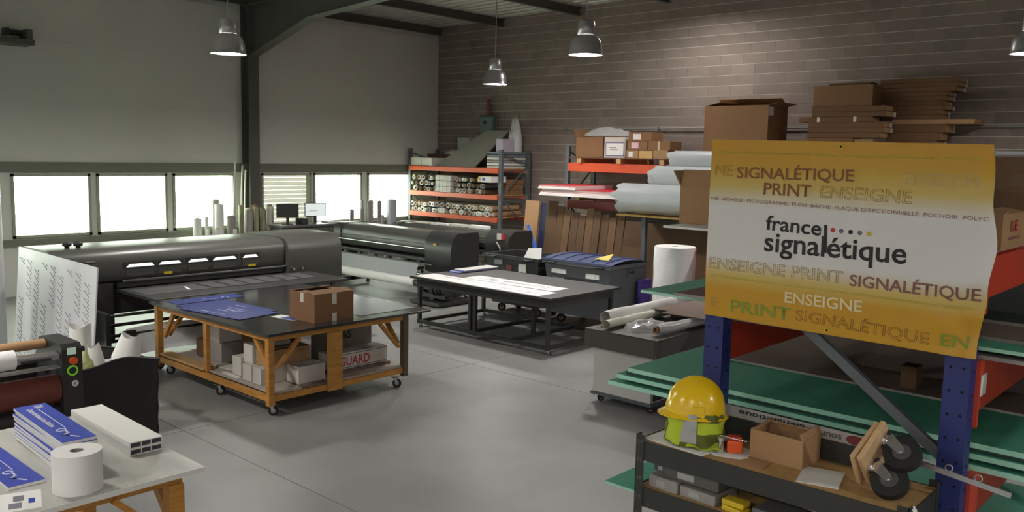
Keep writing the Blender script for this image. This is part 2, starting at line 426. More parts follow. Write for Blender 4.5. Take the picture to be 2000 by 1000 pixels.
for (x, y, z, lb) in ((5.88, -9.41, 4.05, 'aluminium bell pendant lamp hanging in front of the steel column'),
                      (5.52, -3.65, 4.07, 'small aluminium bell pendant lamp, furthest, on a long cable near the wall corner'),
                      (9.54, -6.07, 4.14, 'large aluminium bell pendant lamp in front of the block wall, centre top'),
                      (14.48, -3.64, 4.10, 'pendant lamp cut off by the right edge of the picture'),
                      (9.3, -14.6, 4.1, None), (13.0, -18.4, 4.1, None), (17.4, -18.6, 4.1, None), (21.5, -17.5, 4.1, None), (20.5, -11.5, 4.1, None), (5.0, -15.2, 4.1, None)):  # the unlabelled pendants are unseen ones, added as fill light
    o = lamp0 if first else copy_tree(lamp0); first = False
    o.location = (x, y, z); o['label'] = lb or 'added bell pendant lamp outside the picture, '+{9.3: 'over the laminator', 13.0: 'behind the camera on the left', 17.4: 'straight behind the camera', 20.5: 'right of the blue rack', 21.5: 'at the right rear of the hall', 5.0: 'beyond the left picture edge'}[x]; o['group'] = 'pendant lamps of the hall'
# a lamp close under the roof, above the frame, that washes the block wall
hb = thing('high_bay_lamp', 'high bay lamp fixed under the roof above the block wall, outside the picture', 'lamp', (8.3, -1.7, 5.75))
MB().lathe([(.05, .28), (.1, .26), (.14, .16), (.24, .02), (.25, 0), (.235, .01), (.13, .15), (.09, .2)], (8.3, -1.7, 5.72), n=30).build('shade', shadem, hb)
MB().lathe([(0, .03), (.22, .03), (.22, .04), (0, .04)], (8.3, -1.7, 5.72), n=30).build('diffuser', mat('high_bay_diffuser', (255, 250, 245), .5, emit=(255, 249, 243), es=LAMP_E*.72), hb)
MB().box(8.26, 8.34, -1.74, -1.66, 5.98, 6.12).build('ceiling_rose', shadem, hb)

# ================================================================== PRINTERS
def caster(mb, x, y, r=.05, w=.025, sw=(1, 0)):
    """swivel caster under (x, y): fork and wheel; returns wheel MB"""
    mb.box(x-.04, x+.04, y-.04, y+.04, 2*r+.015, 2*r+.022)
    dx, dy = sw; px, py = -dy, dx; cx, cy = x+dx*.02, y+dy*.02
    for s_ in (-1, 1): mb.bar((cx+px*s_*(w/2+.006), cy+py*s_*(w/2+.006), r), (x+px*s_*(w/2+.006), y+py*s_*(w/2+.006), 2*r+.016), .006, .03, (dx, dy, 0))
    return MB().cyl((cx-px*w/2, cy-py*w/2, r), (cx+px*w/2, cy+py*w/2, r), r, n=18), MB().cyl((cx-px*(w/2+.003), cy-py*(w/2+.003), r), (cx+px*(w/2+.003), cy+py*(w/2+.003), r), r*.5, n=14)
def add_casters(t, pts, r=.05, m=alu, sw=(.7, .7)):
    for (x, y) in pts:
        fk = MB(); wh, hub = caster(fk, x, y, r, sw=sw); f = fk.build('caster', m, t); w = wh.build('wheel', rubber, f); hub.build('hub', greyb, f)

# wide flatbed printer parallel to the window wall
p1 = thing('flatbed_printer', 'huge charcoal flatbed printer with rounded hood in front of the left windows', 'printer', (5.4, -9.6, 0))
hood = [(5.70, 1.0), (5.72, 1.12), (5.72, 1.26), (5.70, 1.33), (5.64, 1.385), (5.54, 1.412), (5.42, 1.42), (4.78, 1.42), (4.68, 1.40), (4.64, 1.34), (4.64, .80), (5.58, .80), (5.60, .98)]
MB().prism(hood, 'y', -11.75, -8.44, True).build('hood', prn, p1)
cap = [(5.74, .56), (5.80, .62), (5.80, 1.22), (5.775, 1.32), (5.70, 1.395), (5.58, 1.435), (5.42, 1.445), (4.78, 1.445), (4.66, 1.42), (4.61, 1.34), (4.61, .56)]
MB().prism(cap, 'y', -8.42, -7.44, True).build('end_cover', prn, p1)
MB().box(4.7, 5.66, -11.72, -10.98, .18, .98, .03).build('pedestal', prn2, p1, label='dark left pedestal')
MB().box(4.7, 5.60, -8.40, -7.5, .14, .56, .03).build('pedestal', prn2, p1)
MB().box(4.72, 5.50, -10.98, -8.40, .52, .80, .02).build('beam_cover', prn2, p1)
for i, (a, b) in enumerate([(-10.85, -10.47), (-10.41, -10.09), (-9.99, -9.69), (-9.62, -9.25), (-9.15, -8.90)]):
    fr_ = MB().prism([(a-.03, 1.145), (b+.03, 1.145), (b+.03, 1.235), (a-.03, 1.235)], 'x', 5.718, 5.728).build('window_frame', prn2, p1)
    MB().prism([(a, 1.165), (b, 1.165), (b-.035, 1.205), (a+.045, 1.205)], 'x', 5.722, 5.733).build('viewing_window', mat('reflection_glow', (238, 240, 238), .2, emit=(240, 244, 240), es=.75), fr_)  # emission imitates a bright reflection in the slots; no lamp sits inside
    MB().prism([(a, 1.045), (b, 1.045), (b, 1.135), (a, 1.135)], 'x', 5.716, 5.724).build('access_flap', prn, p1)
for y_ in (-10.28, -9.0): MB().box(5.72, 5.729, y_-.06, y_+.06, 1.03, 1.065).build('warning_label', gold, p1, label='small yellow warning label')
MB().box(5.712, 5.72, -11.36, -11.24, 1.25, 1.28).build('badge', greyb, p1)
MB().box(5.70, 5.74, -10.90, -8.28, .972, 1.0, .006).build('front_rail', prng, p1)
MB().box(5.62, 5.70, -10.95, -8.30, .90, .97).build('gantry_slot', blk, p1)
MB().box(5.5, 6.78, -10.96, -8.05, .84, .885, .008).build('bed', blk, p1)
ym = -9.85
strips = [-10.0, -9.72, -9.44, -9.16, -8.88, -8.60, -8.32]
for i in range(len(strips)-1):
    MB().box(5.92, 6.42, strips[i]+.022, strips[i+1]-.022, .885, .897, .003).build('bed_plate', prng, p1)
MB().box(5.92, 6.42, -10.9, strips[0]-.018, .885, .892, .003).build('bed_plate', prng, p1)
for y_ in (-10.93, -8.3):
    MB().box(6.72, 6.77, y_-.025, y_+.025, .11, .86).build('leg', greyb if y_ < -9 else blk, p1)
    add_casters(p1, [(6.745, y_)], .05, blk, (0, 1))
for x_, z_, r_ in ((5.95, .46, .022), (6.05, .34, .02), (5.9, .24, .022), (6.15, .62, .02)):
    MB().tube([(x_, -11.3, z_), (x_, -8.0, z_)], r_, 10).build('media_bar', blk, p1)
MB().cyl((6.05, -11.05, .34), (6.05, -10.9, .34), .05).cyl((6.05, -11.1, .34), (6.05, -11.06, .34), .03).build('bar_clamp', blk, p1)
for y_ in (-11.3, -8.0): MB().box(5.6, 6.2, y_-.03, y_+.03, .16, .66).build('bar_bracket', prn2, p1)
MB().grid(lambda u, v: (6.0+.25*v, -11.0+2.8*u, .40-.30*v+.03*math.sin(u*9)), 20, 6).build('media_sheet', paper, p1, label='white media hanging under the bed')
for (y_, x_) in ((-11.42, 5.3), (-11.3, 5.35)):
    MB().lathe([(0, 0), (.03, 0), (.03, .03), (.055, .04), (.06, .075), (.04, .095), (0, .1)], (x_, y_, 1.41), 14).build('knob', blk, p1)
for y_ in (-8.35, -8.2): MB().cyl((5.8, y_, .95), (5.84, y_, .95), .022, n=12).build('lock_pin', chrome, p1)

def roll_printer(t, x0, x1, yf, top, cabx, extra):
    """roll printer along x, its front facing -y"""
    y2 = yf+.62
    MB().prism([(yf+.02, .86), (yf, .98), (yf+.01, top-.13), (yf+.08, top-.03), (yf+.18, top), (y2-.1, top), (y2, top-.06), (y2, .82), (yf+.2, .80)], 'x', x0, cabx, True).build('hood', prn, t)
    MB().prism([(yf-.06, .58), (yf-.07, 1.0), (yf-.03, top-.08), (yf+.10, top+.03), (y2, top+.03), (y2+.04, top-.05), (y2+.02, .62), (yf+.1, .52)], 'x', cabx, x1, True).build('carriage_cabinet', prn2, t)
    MB().prism([(yf+.0, .60), (yf-.02, top-.05), (yf+.10, top+.01), (y2, top+.01), (y2, .62)], 'x', x0-.22, x0, True).build('end_cover', prn2, t)
    MB().tube([(x0, yf-.03, .965), (cabx, yf-.03, .965)], .018, 10).build('front_rail', chrome, t)
    MB().tube([(x0, yf+.004, 1.06), (cabx, yf+.004, 1.06)], .01, 8).build('cover_handle', prng, t)
    MB().box(x0, cabx, yf-.04, yf+.3, .74, .80, .01).build('platen', prn2, t)
    MB().tube([(x0, yf-.12, .70), (cabx+.25, yf-.12, .70)], .016, 8).build('tension_bar', prng, t)
    MB().tube([(x0-.1, yf-.2, .52), (cabx+.1, yf-.2, .52)], .02, 10).build('take_up_bar', chrome, t)
    for k in range(6):
        xx = x0+.2+(cabx-x0-.4)*k/5
        MB().box(xx-.05, xx+.05, yf-.05, yf+.02, .66, .74, .008).build('pinch_unit', prn2 if k % 2 else prng, t)
    for xx in (x0+.1, x1-.3):
        MB().box(xx-.05, xx+.05, yf+.15, yf+.25, .1, .80).box(xx-.05, xx+.05, yf-.25, yf+.65, .09, .16).build('leg', prn2, t)
        add_casters(t, [(xx, yf-.2), (xx, yf+.6)], .035, blk)
    MB().box(x0, x1-.3, yf+.18, yf+.24, .30, .36).build('stretcher', prn2, t)
p2 = thing('roll_printer', 'black roll printer with bright top edge, right of the flatbed printer', 'printer', (4.2, -4.7, 0))
roll_printer(p2, 2.5, 5.85, -5.0, 1.27, 5.15, True)
MB().box(5.38, 5.46, -5.073, -5.065, 1.06, 1.10).build('warning_label', gold, p2, label='small yellow label')
MB().cyl((2.6, -5.25, .36), (5.1, -5.25, .36), .085, n=24).build('media_roll', paper, p2, label='long white take-up roll')
MB().grid(lambda u, v: (2.6+2.5*u, -5.18-.08*v, .70-.30*v), 4, 6).build('media_sheet', mat('grey_media', (150, 150, 156), .5), p2)
tk = MB(); random.seed(3)
for k in range(9):
    xx = 5.28+k*.085; r_ = random.uniform(.09, .17); tk.cyl((xx, -5.28, .36), (xx+random.uniform(.03, .07), -5.28, .36), r_, n=18)
tk.box(5.3, 5.95, -5.3, -5.1, .14, .3).box(5.4, 5.9, -5.4, -5.3, .3, .4)
tk.build('take_up_motor', blk, p2)
MB().cyl((5.1, -5.25, .36), (5.3, -5.25, .36), .06, n=18).build('roll_flange', blkp, p2)
MB().box(5.18, 5.95, -5.45, -4.6, .02, .09, .01).build('motor_foot', blk, p2)
p3 = thing('roll_printer', 'black roll printer with white and red labels below the orange roll rack', 'printer', (4.0, -2.9, 0))
roll_printer(p3, 2.2, 5.6, -3.2, 1.19, 4.95, False)
MB().box(4.0, 4.12, -3.215, -3.195, 1.02, 1.14).build('label_plate', white, p3, label='white and red plate')
MB().box(4.12, 4.2, -3.215, -3.195, 1.02, 1.14).build('label_plate', red, p3)
MB().box(5.3, 5.42, -3.285, -3.255, 1.06, 1.18).build('label_plate', white, p3); MB().box(5.42, 5.5, -3.285, -3.255, 1.06, 1.18).build('label_plate', red, p3)
MB().box(4.0, 4.75, -3.28, -3.26, .45, .95).build('front_tray', greyb, p3)
MB().tube([(5.3, -3.29, 1.0), (5.42, -3.32, .9), (5.46, -3.34, .7), (5.4, -3.32, .45)], .016, 8).build('cable', greyb, p3)
for k in range(4):
    xx = 2.5+.55*k
    o = MB().box(xx, xx+.42+.1*(k % 2), -3.05+.03*k, -2.8, 1.195, 1.225+.012*k, .006).build('paper_pile', paper if k % 2 else cream)
    tag(o, ['leftmost low pile of white offcuts lying on the rear roll printer', 'second pile of cream offcuts on the rear roll printer hood', 'third pile of white offcuts on the rear roll printer hood', 'rightmost pile of offcuts on the rear roll printer hood'][k], 'paper pile', 'offcuts on the rear printer')
    o.location.z = 1.191
# ------------------------------------------------------------------ counter with two monitors, below the shuttered window
dk = thing('work_counter', 'dark counter carrying two computer monitors below the shuttered window', 'counter', (1.2, -4.9, 0))
MB().box(.98, 1.5, -5.75, -3.95, 1.12, 1.17, .006).build('counter_top', prng, dk)
MB().box(1.0, 1.45, -5.72, -3.98, .1, 1.12, .006).build('counter_body', steel, dk)
for i in range(3): MB().box(1.45, 1.465, -5.7+.58*i, -5.7+.58*i+.55, .14, 1.08, .004).build('front_panel', steel, dk)
MB().box(1.02, 1.42, -5.70, -4.0, 0, .1).build('plinth', blk, dk)
def monitor(label, x, y, lit, rz):
    t = thing('computer_monitor', label, 'monitor', (x, y, 1.17), rz, local=True)
    MB().box(-.012, .02, -.23, .23, .14, .44, .006).build('casing', blkp, t, local=True)
    if lit: MB().box(.02, .023, -.215, .215, .158, .425).build('screen', screen, t, local=True); MB().box(.0232, .0245, -.14, .05, .26, .27).build('window_bar', greyb, t, local=True)
    else: MB().box(.02, .023, -.215, .215, .158, .425).build('screen', blk, t, local=True)
    MB().box(-.03, 0, -.03, .03, .012, .2).build('neck', blkp, t, local=True); MB().box(-.09, .1, -.12, .12, 0, .012, .004).build('foot', blkp, t, local=True)
monitor('dark monitor switched off on the counter, left of the lit one', 1.2, -5.42, False, -.55)
monitor('lit monitor with a pale screen on the counter', 1.2, -4.72, True, -.45)
for i, (y_, w, lb) in enumerate(((-5.08, .16, 'small dark desk clutter box between the two monitors'), (-4.35, .3, 'white paper pile on the counter right of the lit monitor'))):
    o = MB().box(1.1, 1.35, y_-w/2, y_+w/2, 1.171, 1.29 if i == 0 else 1.2, .005).build('desk_box' if i == 0 else 'paper_pile', blk if i == 0 else paper); tag(o, lb, 'box' if i == 0 else 'paper pile')
# ------------------------------------------------------------------ rolls standing along the window wall
def standing_roll(x, y, r, h, m, lab, grp, lean=0, core=True):
    t = thing('media_roll', lab, 'roll', (x, y, 0), 0, grp, local=True)
    t.rotation_euler = (math.radians(lean), 0, 0)
    MB().ring((0, 0, 0), (0, 0, h), r, r*.55, 18).build('wound_film', m, t, local=True)
    MB().ring((0, 0, .002), (0, 0, h+.01), r*.54, r*.44, 14).build('core', card2, t, local=True)
rl = [(.55, -7.12, .085, 1.32, white, 'pale roll standing leftmost below the left windows'), (.6, -6.94, .035, 1.34, white, 'slim pale roll beside the leftmost standing roll'),
      (.62, -6.67, .09, 1.60, white, 'tallest thick pale roll below the left windows'), (.35, -6.60, .07, 1.68, greyb, 'grey roll right behind the tallest pale roll'),
      (.6, -6.39, .085, 1.35, greyb, 'stout grey roll between the tall pale roll and the steel column'), (.8, -7.02, .03, 1.12, white, 'short thin tube before the leftmost rolls'),
      (.85, -6.85, .05, 1.12, white, 'short pale roll in front of the slim roll'), (.9, -6.48, .04, 1.1, white, 'short thin tube before the stout grey roll')]
for x, y, r, h, m, lb in rl: standing_roll(x, y, r, h, m, lb, 'rolls standing below the left windows')
gr = mat('olive_roll', (150, 148, 118), .5)
for i in range(9):
    standing_roll(.60+.17*(i % 2), -6.16+.085*i, .05+.012*((i*5) % 3), 1.56-.03*((i*7) % 4), (gr, greyb, cream, gr, card3)[i % 5], ORD[i]+' dusty roll from the left in the row at the steel column', 'row of rolls at the steel column')
for i, (y, tilt) in enumerate(((-6.27, -2.8), (-6.08, -2.2), (-5.98, -1.6))):
    o = MB().tube([(.36, y, 0), (.36+.02, y+.0*i+math.tan(math.radians(-tilt))*2.5, 2.5-.1*i)], .018, 8).build('long_tube', cream)
    tag(o, ('long cream tube leaning left of the steel column, outermost', 'long cream tube leaning against the steel column, middle one', 'long cream tube leaning against the steel column, shortest')[i], 'tube', 'long tubes at the column')
rr = [(-3.29, .05, 1.38, 'grey roll standing alone leftmost below the right windows'), (-3.07, .045, 1.40, 'grey roll, second from the left below the right windows'), (-2.99, .03, 1.59, 'slim roll, tallest of the left pair below the right windows'),
      (-2.86, .035, 1.57, 'slim grey tube in the middle below the right windows'), (-2.73, .06, 1.58, 'middle thick grey roll below the right windows'), (-2.55, .05, 1.57, 'grey roll right of the middle thick one below the windows'), (-2.37, .04, 1.22, 'short grey roll beside the thickest one'), (-2.17, .12, 1.59, 'thickest pale grey roll, rightmost below the right windows')]
for k, (y, r, h, lb) in enumerate(rr): standing_roll(.62+.1*(k % 2), y, r, h, greyb if k != 7 else mat('pale_grey_roll', (176, 176, 184), .5), lb, 'rolls standing below the right windows')

# ================================================================== TABLES
def carton(label, x0, x1, y0, y1, z0, z1, m=card, tape=None, name='carton', group=None, opened=False, rz=0, cat='box', flap=None):
    """box with lid flaps and tape; opened = walls with flaps standing out"""
    c = ((x0+x1)/2, (y0+y1)/2, z0); w, d, h = x1-x0, y1-y0, z1-z0
    t = thing(name, label, cat, c, math.radians(rz), group, local=True); a, b = w/2, d/2
    if not opened:
        MB().box(-a, a, -b, b, 0, h, min(.004, h*.1)).build('body', m, t, local=True)
        if tape:
            MB().box(-a-.001, a+.001, -.025, .025, h, h+.0012).build('tape', tape, t, local=True) if w >= d else MB().box(-.025, .025, -b-.001, b+.001, h, h+.0012).build('tape', tape, t, local=True)
    else:
        q = .006
        MB().box(-a, a, -b, -b+q, 0, h).box(-a, a, b-q, b, 0, h).box(-a, -a+q, -b+q, b-q, 0, h).box(a-q, a, -b+q, b-q, 0, h).box(-a+q, a-q, -b+q, b-q, 0, q).build('body', m, t, local=True)
        for (p, ang, L_, ax) in opened:
            fm = MB(); e = {'-y': T(0, -b+q/2, h), '+y': T(0, b-q/2, h) @ RZ(180), '-x': T(-a+q/2, 0, h) @ RZ(-90), '+x': T(a-q/2, 0, h) @ RZ(90)}[p]
            ww = (a if p in ('-y', '+y') else b)
            fm.M = e @ RX(-ang); fm.box(-ww, ww, -L_, 0, -q/2, q/2); fm.build('flap', m, t, local=True)
        if tape:
            MB().box(a, a+.0012, -.03, .03, h-.12, h).build('tape', tape, t, local=True); MB().box(a, a+.0012, -.03, .03, 0, .09).build('tape', tape, t, local=True)
            MB().box(-.03, .03, -b-.0012, -b, h-.1, h).build('tape', tape, t, local=True)
    return t
def flat(name, label, cat, x0, x1, y0, y1, z0, z1, m, rz=0, group=None, bev=0):
    o = MB(); o.M = RZ(rz); w, d = (x1-x0)/2, (y1-y0)/2
    o.box(-w, w, -d, d, 0, z1-z0, bev); ob = o.build(name, m, None, (0, 0, 0)); ob.location = ((x0+x1)/2, (y0+y1)/2, z0); ORG[ob] = Vector(ob.location)
    return tag(ob, label, cat, group)

# ---- wooden work table on casters
wt = thing('work_table', 'varnished wooden work table on casters with glossy black top', 'table', (8.2, -10, 0))
MB().box(6.88, 9.50, -11.10, -8.88, .862, .89, .003).build('table_top', glossblk, wt)
for (x0, x1, y0, y1) in ((6.98, 9.44, -11.05, -11.01), (6.98, 9.44, -9.25, -9.21), (9.40, 9.44, -11.01, -9.25), (6.98, 7.02, -11.01, -9.25)):
    MB().box(x0, x1, y0, y1, .80, .862).build('apron', wood, wt); MB().box(x0, x1, y0, y1, .165, .23).build('bottom_rail', wood, wt)
legs = [(7.0, -11.03), (9.42, -11.03), (9.42, -9.23), (7.0, -9.23)]
for i, (x, y) in enumerate(legs):
    MB().box(x-.035, x+.035, y-.035, y+.035, .125, .862, .004).build('leg', wood if i != 2 else mat('dark_leg', (96, 84, 66), .6), wt)
MB().box(8.06, 8.13, -11.03, -10.98, .24, .80, .003).build('leg', wood, wt)
MB().box(9.44, 9.465, -10.34, -10.15, .15, .80, .003).build('plank', wood, wt, label='wide upright pine plank on the long side')
for (p, q_) in (((9.10, -11.0, .79), (9.36, -11.0, .50)), ((9.40, -10.66, .79), (9.40, -10.93, .50)), ((7.32, -11.0, .79), (7.08, -11.0, .48)), ((7.06, -10.7, .79), (7.06, -10.94, .48)),
               ((9.40, -9.58, .79), (9.40, -9.30, .48)), ((9.08, -9.26, .79), (9.34, -9.26, .5))):
    MB().bar(p, q_, .05, .035, (0, 1, 0)).build('brace', wood, wt)
for i in range(5):
    a = -10.99+.352*i; MB().box(7.0, 9.42, a, a+.346, .23, .25, .003).build('shelf_board', mat('pale_shelf', (178, 168, 158), .6, var=.1, scale=4, stretch=(6, 1, 1)) if i != 1 else kraft, wt)
MB().box(7.0, 8.1, -11.05, -10.9, .25, .275, .003).build('shelf_edge', wood2, wt)
add_casters(wt, [(9.36, -10.98), (9.40, -9.35), (7.06, -10.95), (8.3, -10.98), (7.06, -9.3)], .052, alu, (.6, .8))
# things on the wooden table
for i, (x0, x1, y0, y1, rz, z, lb) in enumerate(((7.02, 7.30, -10.95, -10.05, 2, .8905, 'narrow blue panel at the far left edge of the black table top'), (7.36, 8.42, -10.98, -10.32, 3, .8905, 'large blue printed panel lying on the black table top'), (7.55, 8.6, -10.99, -10.45, 9, .8945, 'upper blue printed panel lying skewed on another one'))):
    o = flat('printed_board', lb, 'panel', x0, x1, y0, y1, z, z+.0035, blued, rz, 'blue panels on the wooden table')
    for k in range(12):
        wv = random.uniform(.1, .3); px, py = random.uniform(-.3, .3)*(x1-x0)*.9, random.uniform(-.35, .3)*(y1-y0)
        q = MB(); q.M = RZ(rz); q.box(px-wv*.3*(x1-x0), px+wv*.3*(x1-x0), py-.009, py+.009, .0035, .0041); oo = q.build('print_line', mat('print_pale', (168, 176, 214), .5), o, local=True)
flat('pale_sheet', 'glossy pale grey sheet lying at the far right of the black table top', 'sheet', 8.05, 9.3, -9.78, -8.95, .8905, .893, mat('gloss_pale', (150, 157, 162), .12), 0)
o = flat('leaflet', 'small blue and white leaflet by the carton on the black table top', 'leaflet', 8.66, 9.02, -10.52, -10.36, .8905, .892, paper, 10)
q = MB(); q.M = RZ(10); q.box(-.04, .17, -.07, .07, .0015, .0022); q.build('print', blue, o, local=True)
flat('paper_strip', 'short white paper strip on the printer bed', 'paper', 6.08, 6.36, -10.28, -10.25, .8925, .8945, paper, -14)
carton('open-topped brown carton with white tape standing on the black table top', 8.86, 9.33, -10.42, -9.90, .8905, 1.20, card, whtape, 'carton', None, [('-y', 178, .12, 0), ('+x', 172, .16, 0), ('-x', 170, .12, 0), ('+y', 176, .12, 0)])
# cartons on the table's lower shelf
def pr_text(t, st, m, M, box): return text('print', st, m, t, M, box)
g = 'cartons under the wooden table'
c = carton('long white carton with red lettering under the wooden table', 8.98, 9.22, -10.13, -9.32, .285, .475, cardw, None, 'carton', g)
text('lettering', 'AGUARD', inkr, c, T(.1215, -.12, .09) @ FACE_PX, (.52, .105))
for (za, zb, ya, yb) in ((.015, .021, -.39, .39), (.168, .174, -.39, .39)): MB().box(.12, .1212, ya, yb, za, zb).build('border', ink, c, local=True)
c = carton('grey brown carton marked C&S behind the red-lettered one', 8.62, 8.96, -9.98, -9.35, .287, .70, mat('grey_carton', (138, 130, 122), .8), None, 'carton', g)
text('lettering', 'C&S', ink, c, T(.1715, -.1, .33) @ FACE_PX, (.22, .09))
MB().box(8.62, 9.25, -10.14, -9.3, .2515, .283).build('spacer', kraft)
tag(bpy.data.objects['spacer'], 'flat kraft board under the red-lettered carton', 'board')
bpy.data.objects['spacer'].name = 'kraft_board'
carton('short white carton standing left of the wide pine plank', 9.10, 9.32, -10.62, -10.28, .252, .44, cardw, whtape, 'carton', g)
carton('white carton at the near table leg, lower right of the pair', 8.92, 9.08, -10.93, -10.45, .252, .43, cardw, None, 'carton', g)
carton('white carton beside the near table leg, lower left of the pair', 8.72, 8.90, -10.93, -10.45, .252, .43, cardw, None, 'carton', g)
carton('white carton on top of the pair by the near table leg', 8.66, 8.84, -10.88, -10.4, .432, .64, cardw, whtape, 'carton', g)
carton('brown topped carton stacked highest near the table leg', 8.86, 9.06, -10.85, -10.3, .432, .60, card2, tapem, 'carton', g)
carton('small white carton left of the pair, under the table middle', 8.42, 8.60, -10.88, -10.5, .252, .46, cardw, None, 'carton', g)
carton('grey white carton, upper one of the left stack under the table', 7.60, 7.86, -10.72, -10.2, .482, .74, cardw, None, 'carton', g)
carton('grey white carton, lower one of the left stack under the table', 7.62, 7.90, -10.72, -10.2, .252, .48, greyb, None, 'carton', g)
carton('small brown carton at the far left under the table', 7.36, 7.56, -10.75, -10.4, .252, .47, card3, None, 'carton', g)
carton('dark brown carton behind the middle post under the table', 7.98, 8.30, -10.5, -9.9, .252, .62, card3, None, 'carton', g)
flat('white_board', 'white board lying under the near cartons, jutting out', 'board', 8.3, 8.66, -10.96, -10.9, .252, .258, paper, -3)
flat('cream_board', 'cream board on the lower shelf at the table middle', 'board', 7.95, 8.3, -10.84, -10.7, .252, .262, cream, 8)

# ---- black steel table
bt = thing('steel_table', 'long black steel work table with grey top in the middle of the hall', 'table', (8.2, -6, 0))
MB().box(6.80, 9.68, -6.86, -5.22, .79, .815, .003).build('table_top', mat('grey_top', (98, 98, 98), .38, var=.04, scale=2), bt)
MB().box(6.80, 9.68, -6.865, -6.86, .78, .815).box(9.68, 9.685, -6.865, -5.22, .78, .815).build('top_edge', blk, bt)
for q_ in ((6.9, 9.6, -6.80, -6.76), (6.9, 9.6, -5.33, -5.29), (9.56, 9.6, -6.76, -5.33), (6.9, 6.94, -6.76, -5.33)): MB().box(*q_, .66, .79).build('apron', blk, bt)
for (x, y) in ((6.93, -6.77), (9.57, -6.77), (9.57, -5.32), (6.93, -5.32), (8.06, -6.77), (8.16, -6.77), (8.1, -5.32), (8.9, -6.3)):
    MB().box(x-.025, x+.025, y-.025, y+.025, .06 if (x, y) != (8.9, -6.3) else .1, .79).build('leg', blk, bt)
for (a, b, c_, d) in ((6.9, 9.6, -6.80, -6.75), (6.9, 9.6, -5.34, -5.29), (6.9, 6.95, -6.75, -5.34), (9.55, 9.6, -6.75, -5.34), (8.05, 8.10, -6.75, -5.34), (8.85, 8.9, -6.75, -5.34)):
    MB().box(a, b, c_, d, .075, .125).build('bottom_rail', blk, bt)
add_casters(bt, [(6.93, -6.77), (9.57, -6.77), (9.57, -5.32), (6.93, -5.32)], .025, alu)
random.seed(11)
def printed_strip(label, x0, x1, y0, y1, rz, rows):
    o = flat('printed_sheet', label, 'printed sheet', x0, x1, y0, y1, .8155, .818, paper, rz)
    L_ = x1-x0
    for r_, (yy, hh, a, b) in enumerate(rows):
        q = MB(); q.M = RZ(rz); x = a*L_/2
        while x < b*L_/2:
            w = random.uniform(.03, .07)
            if random.random() > .14:
                q.box(x, x+.012, yy-hh/2, yy+hh/2, .0025, .0031)
                q.box(x, x+w*.8, yy+hh/2-.014, yy+hh/2, .0025, .0031) if random.random() > .4 else q.box(x+w*.6, x+w*.6+.012, yy-hh/2, yy+hh/2, .0025, .0031)
            x += w+.018
        q.build('lettering', ink if r_ == 0 else blued, o, local=True, kind='stuff')
printed_strip('long white printed sheet along the near edge of the black steel table', 6.86, 9.42, -6.82, -6.40, 0, [(-.05, .07, .35, .85), (.08, .05, -.7, -.2)])
o = None
printed_strip('white printed sheet with bold black letters lying behind the longer one', 7.5, 9.28, -6.36, -5.98, 1, [(.0, .15, -.75, .7)])
for i in range(4):
    flat('blue_white_panel', ('lowest', 'second', 'third', 'topmost')[i]+' blue and white panel of the stack on the steel table', 'panel', 6.86+.02*i, 7.10+.02*i, -6.1+.03*i, -5.28+.02*i, .8155+i*.0125, .827+i*.0125, white if i % 2 else blue, 0, 'panel stack on the steel table')

# ---- white cabinet table with grey mat
cb = thing('rolling_cabinet', 'white rolling cabinet with a grey mat hanging over its top', 'cabinet', (11.6, -7, 0))
MB().box(11.35, 12.12, -8.10, -6.2, .12, .80, .006).build('body', mat('cabinet_white', (204, 204, 200), .3), cb)
MB().box(11.33, 12.14, -8.12, -6.18, .09, .12).build('base_frame', greyp, cb)
MB().box(11.30, 12.2, -8.16, -6.1, .80, .83, .004).build('top', mattop, cb)
MB().box(11.28, 12.20, -8.185, -8.165, .64, .835).box(12.205, 12.225, -8.185, -6.2, .60, .835).box(11.28, 12.225, -8.185, -6.1, .832, .842).build('mat', mattop, cb)
add_casters(cb, [(11.40, -8.04), (12.06, -8.04), (12.06, -6.3), (11.40, -6.3)], .04, blk)
MB().box(12.12, 12.126, -8.05, -6.25, .14, .79).build('side_opening_shade', blk, cb)  # black sheet paints the shade of an open side; nothing is cut out
def film_roll(name, label, p0, p1, r, m, core=None, seed=0, wob=.18):
    t = thing(name, label, 'roll', p0); d = Vector(p1)-Vector(p0); q = d.to_track_quat('Z', 'Y').to_matrix()
    def fn(u, v):
        a = 2*PI*u; k = 1+wob*noise.noise(Vector((math.cos(a)*1.4+seed, math.sin(a)*1.4, v*5)))
        return Vector(p0)+d*v+q @ Vector((math.cos(a)*r*k, math.sin(a)*r*k, 0))
    MB().grid(fn, 20, 14).build('wrap', m, t)
    if core: MB().ring(Vector(p0)-d.normalized()*.02, Vector(p0)+d.normalized()*.1, r*.62, r*.45, 18).build('core', core, t)
    return t
film_roll('film_roll', 'upper white film roll lying at the back of the grey mat', (11.38, -7.95, .937), (11.34, -6.45, .937), .075, white, None, 1)
film_roll('film_roll', 'lower cream film roll lying at the left edge of the grey mat', (11.52, -8.12, .902), (11.50, -6.95, .902), .048, cream, None, 2)
film_roll('film_roll', 'clear film roll with a cardboard core on the near edge of the mat', (12.08, -7.98, .91), (12.13, -7.08, .91), .055, filmw, card2, 3)
def crumple(name, label, cx, cy, z, rx, ry, h, m, seed, cat='plastic film', n=28, amp=.35):
    def fn(u, v):
        a = 2*PI*u; rr_ = v; k = 1+amp*.5*noise.noise(Vector((math.cos(a)*1.5+seed, math.sin(a)*1.5, v)))
        x, y_ = math.cos(a)*rx*rr_*k, math.sin(a)*ry*rr_*k
        hh = h*max(0, (1-rr_**2))**.5*(1+amp*noise.noise(Vector((x*9/max(rx, .1)*.4+seed, y_*4/max(ry, .1), 3)))*1.6)
        return (cx+x, cy+y_, z+max(hh, 0))
    o = MB().grid(fn, n, n//2).build(name, m, None, (cx, cy, z)); return tag(o, label, cat)
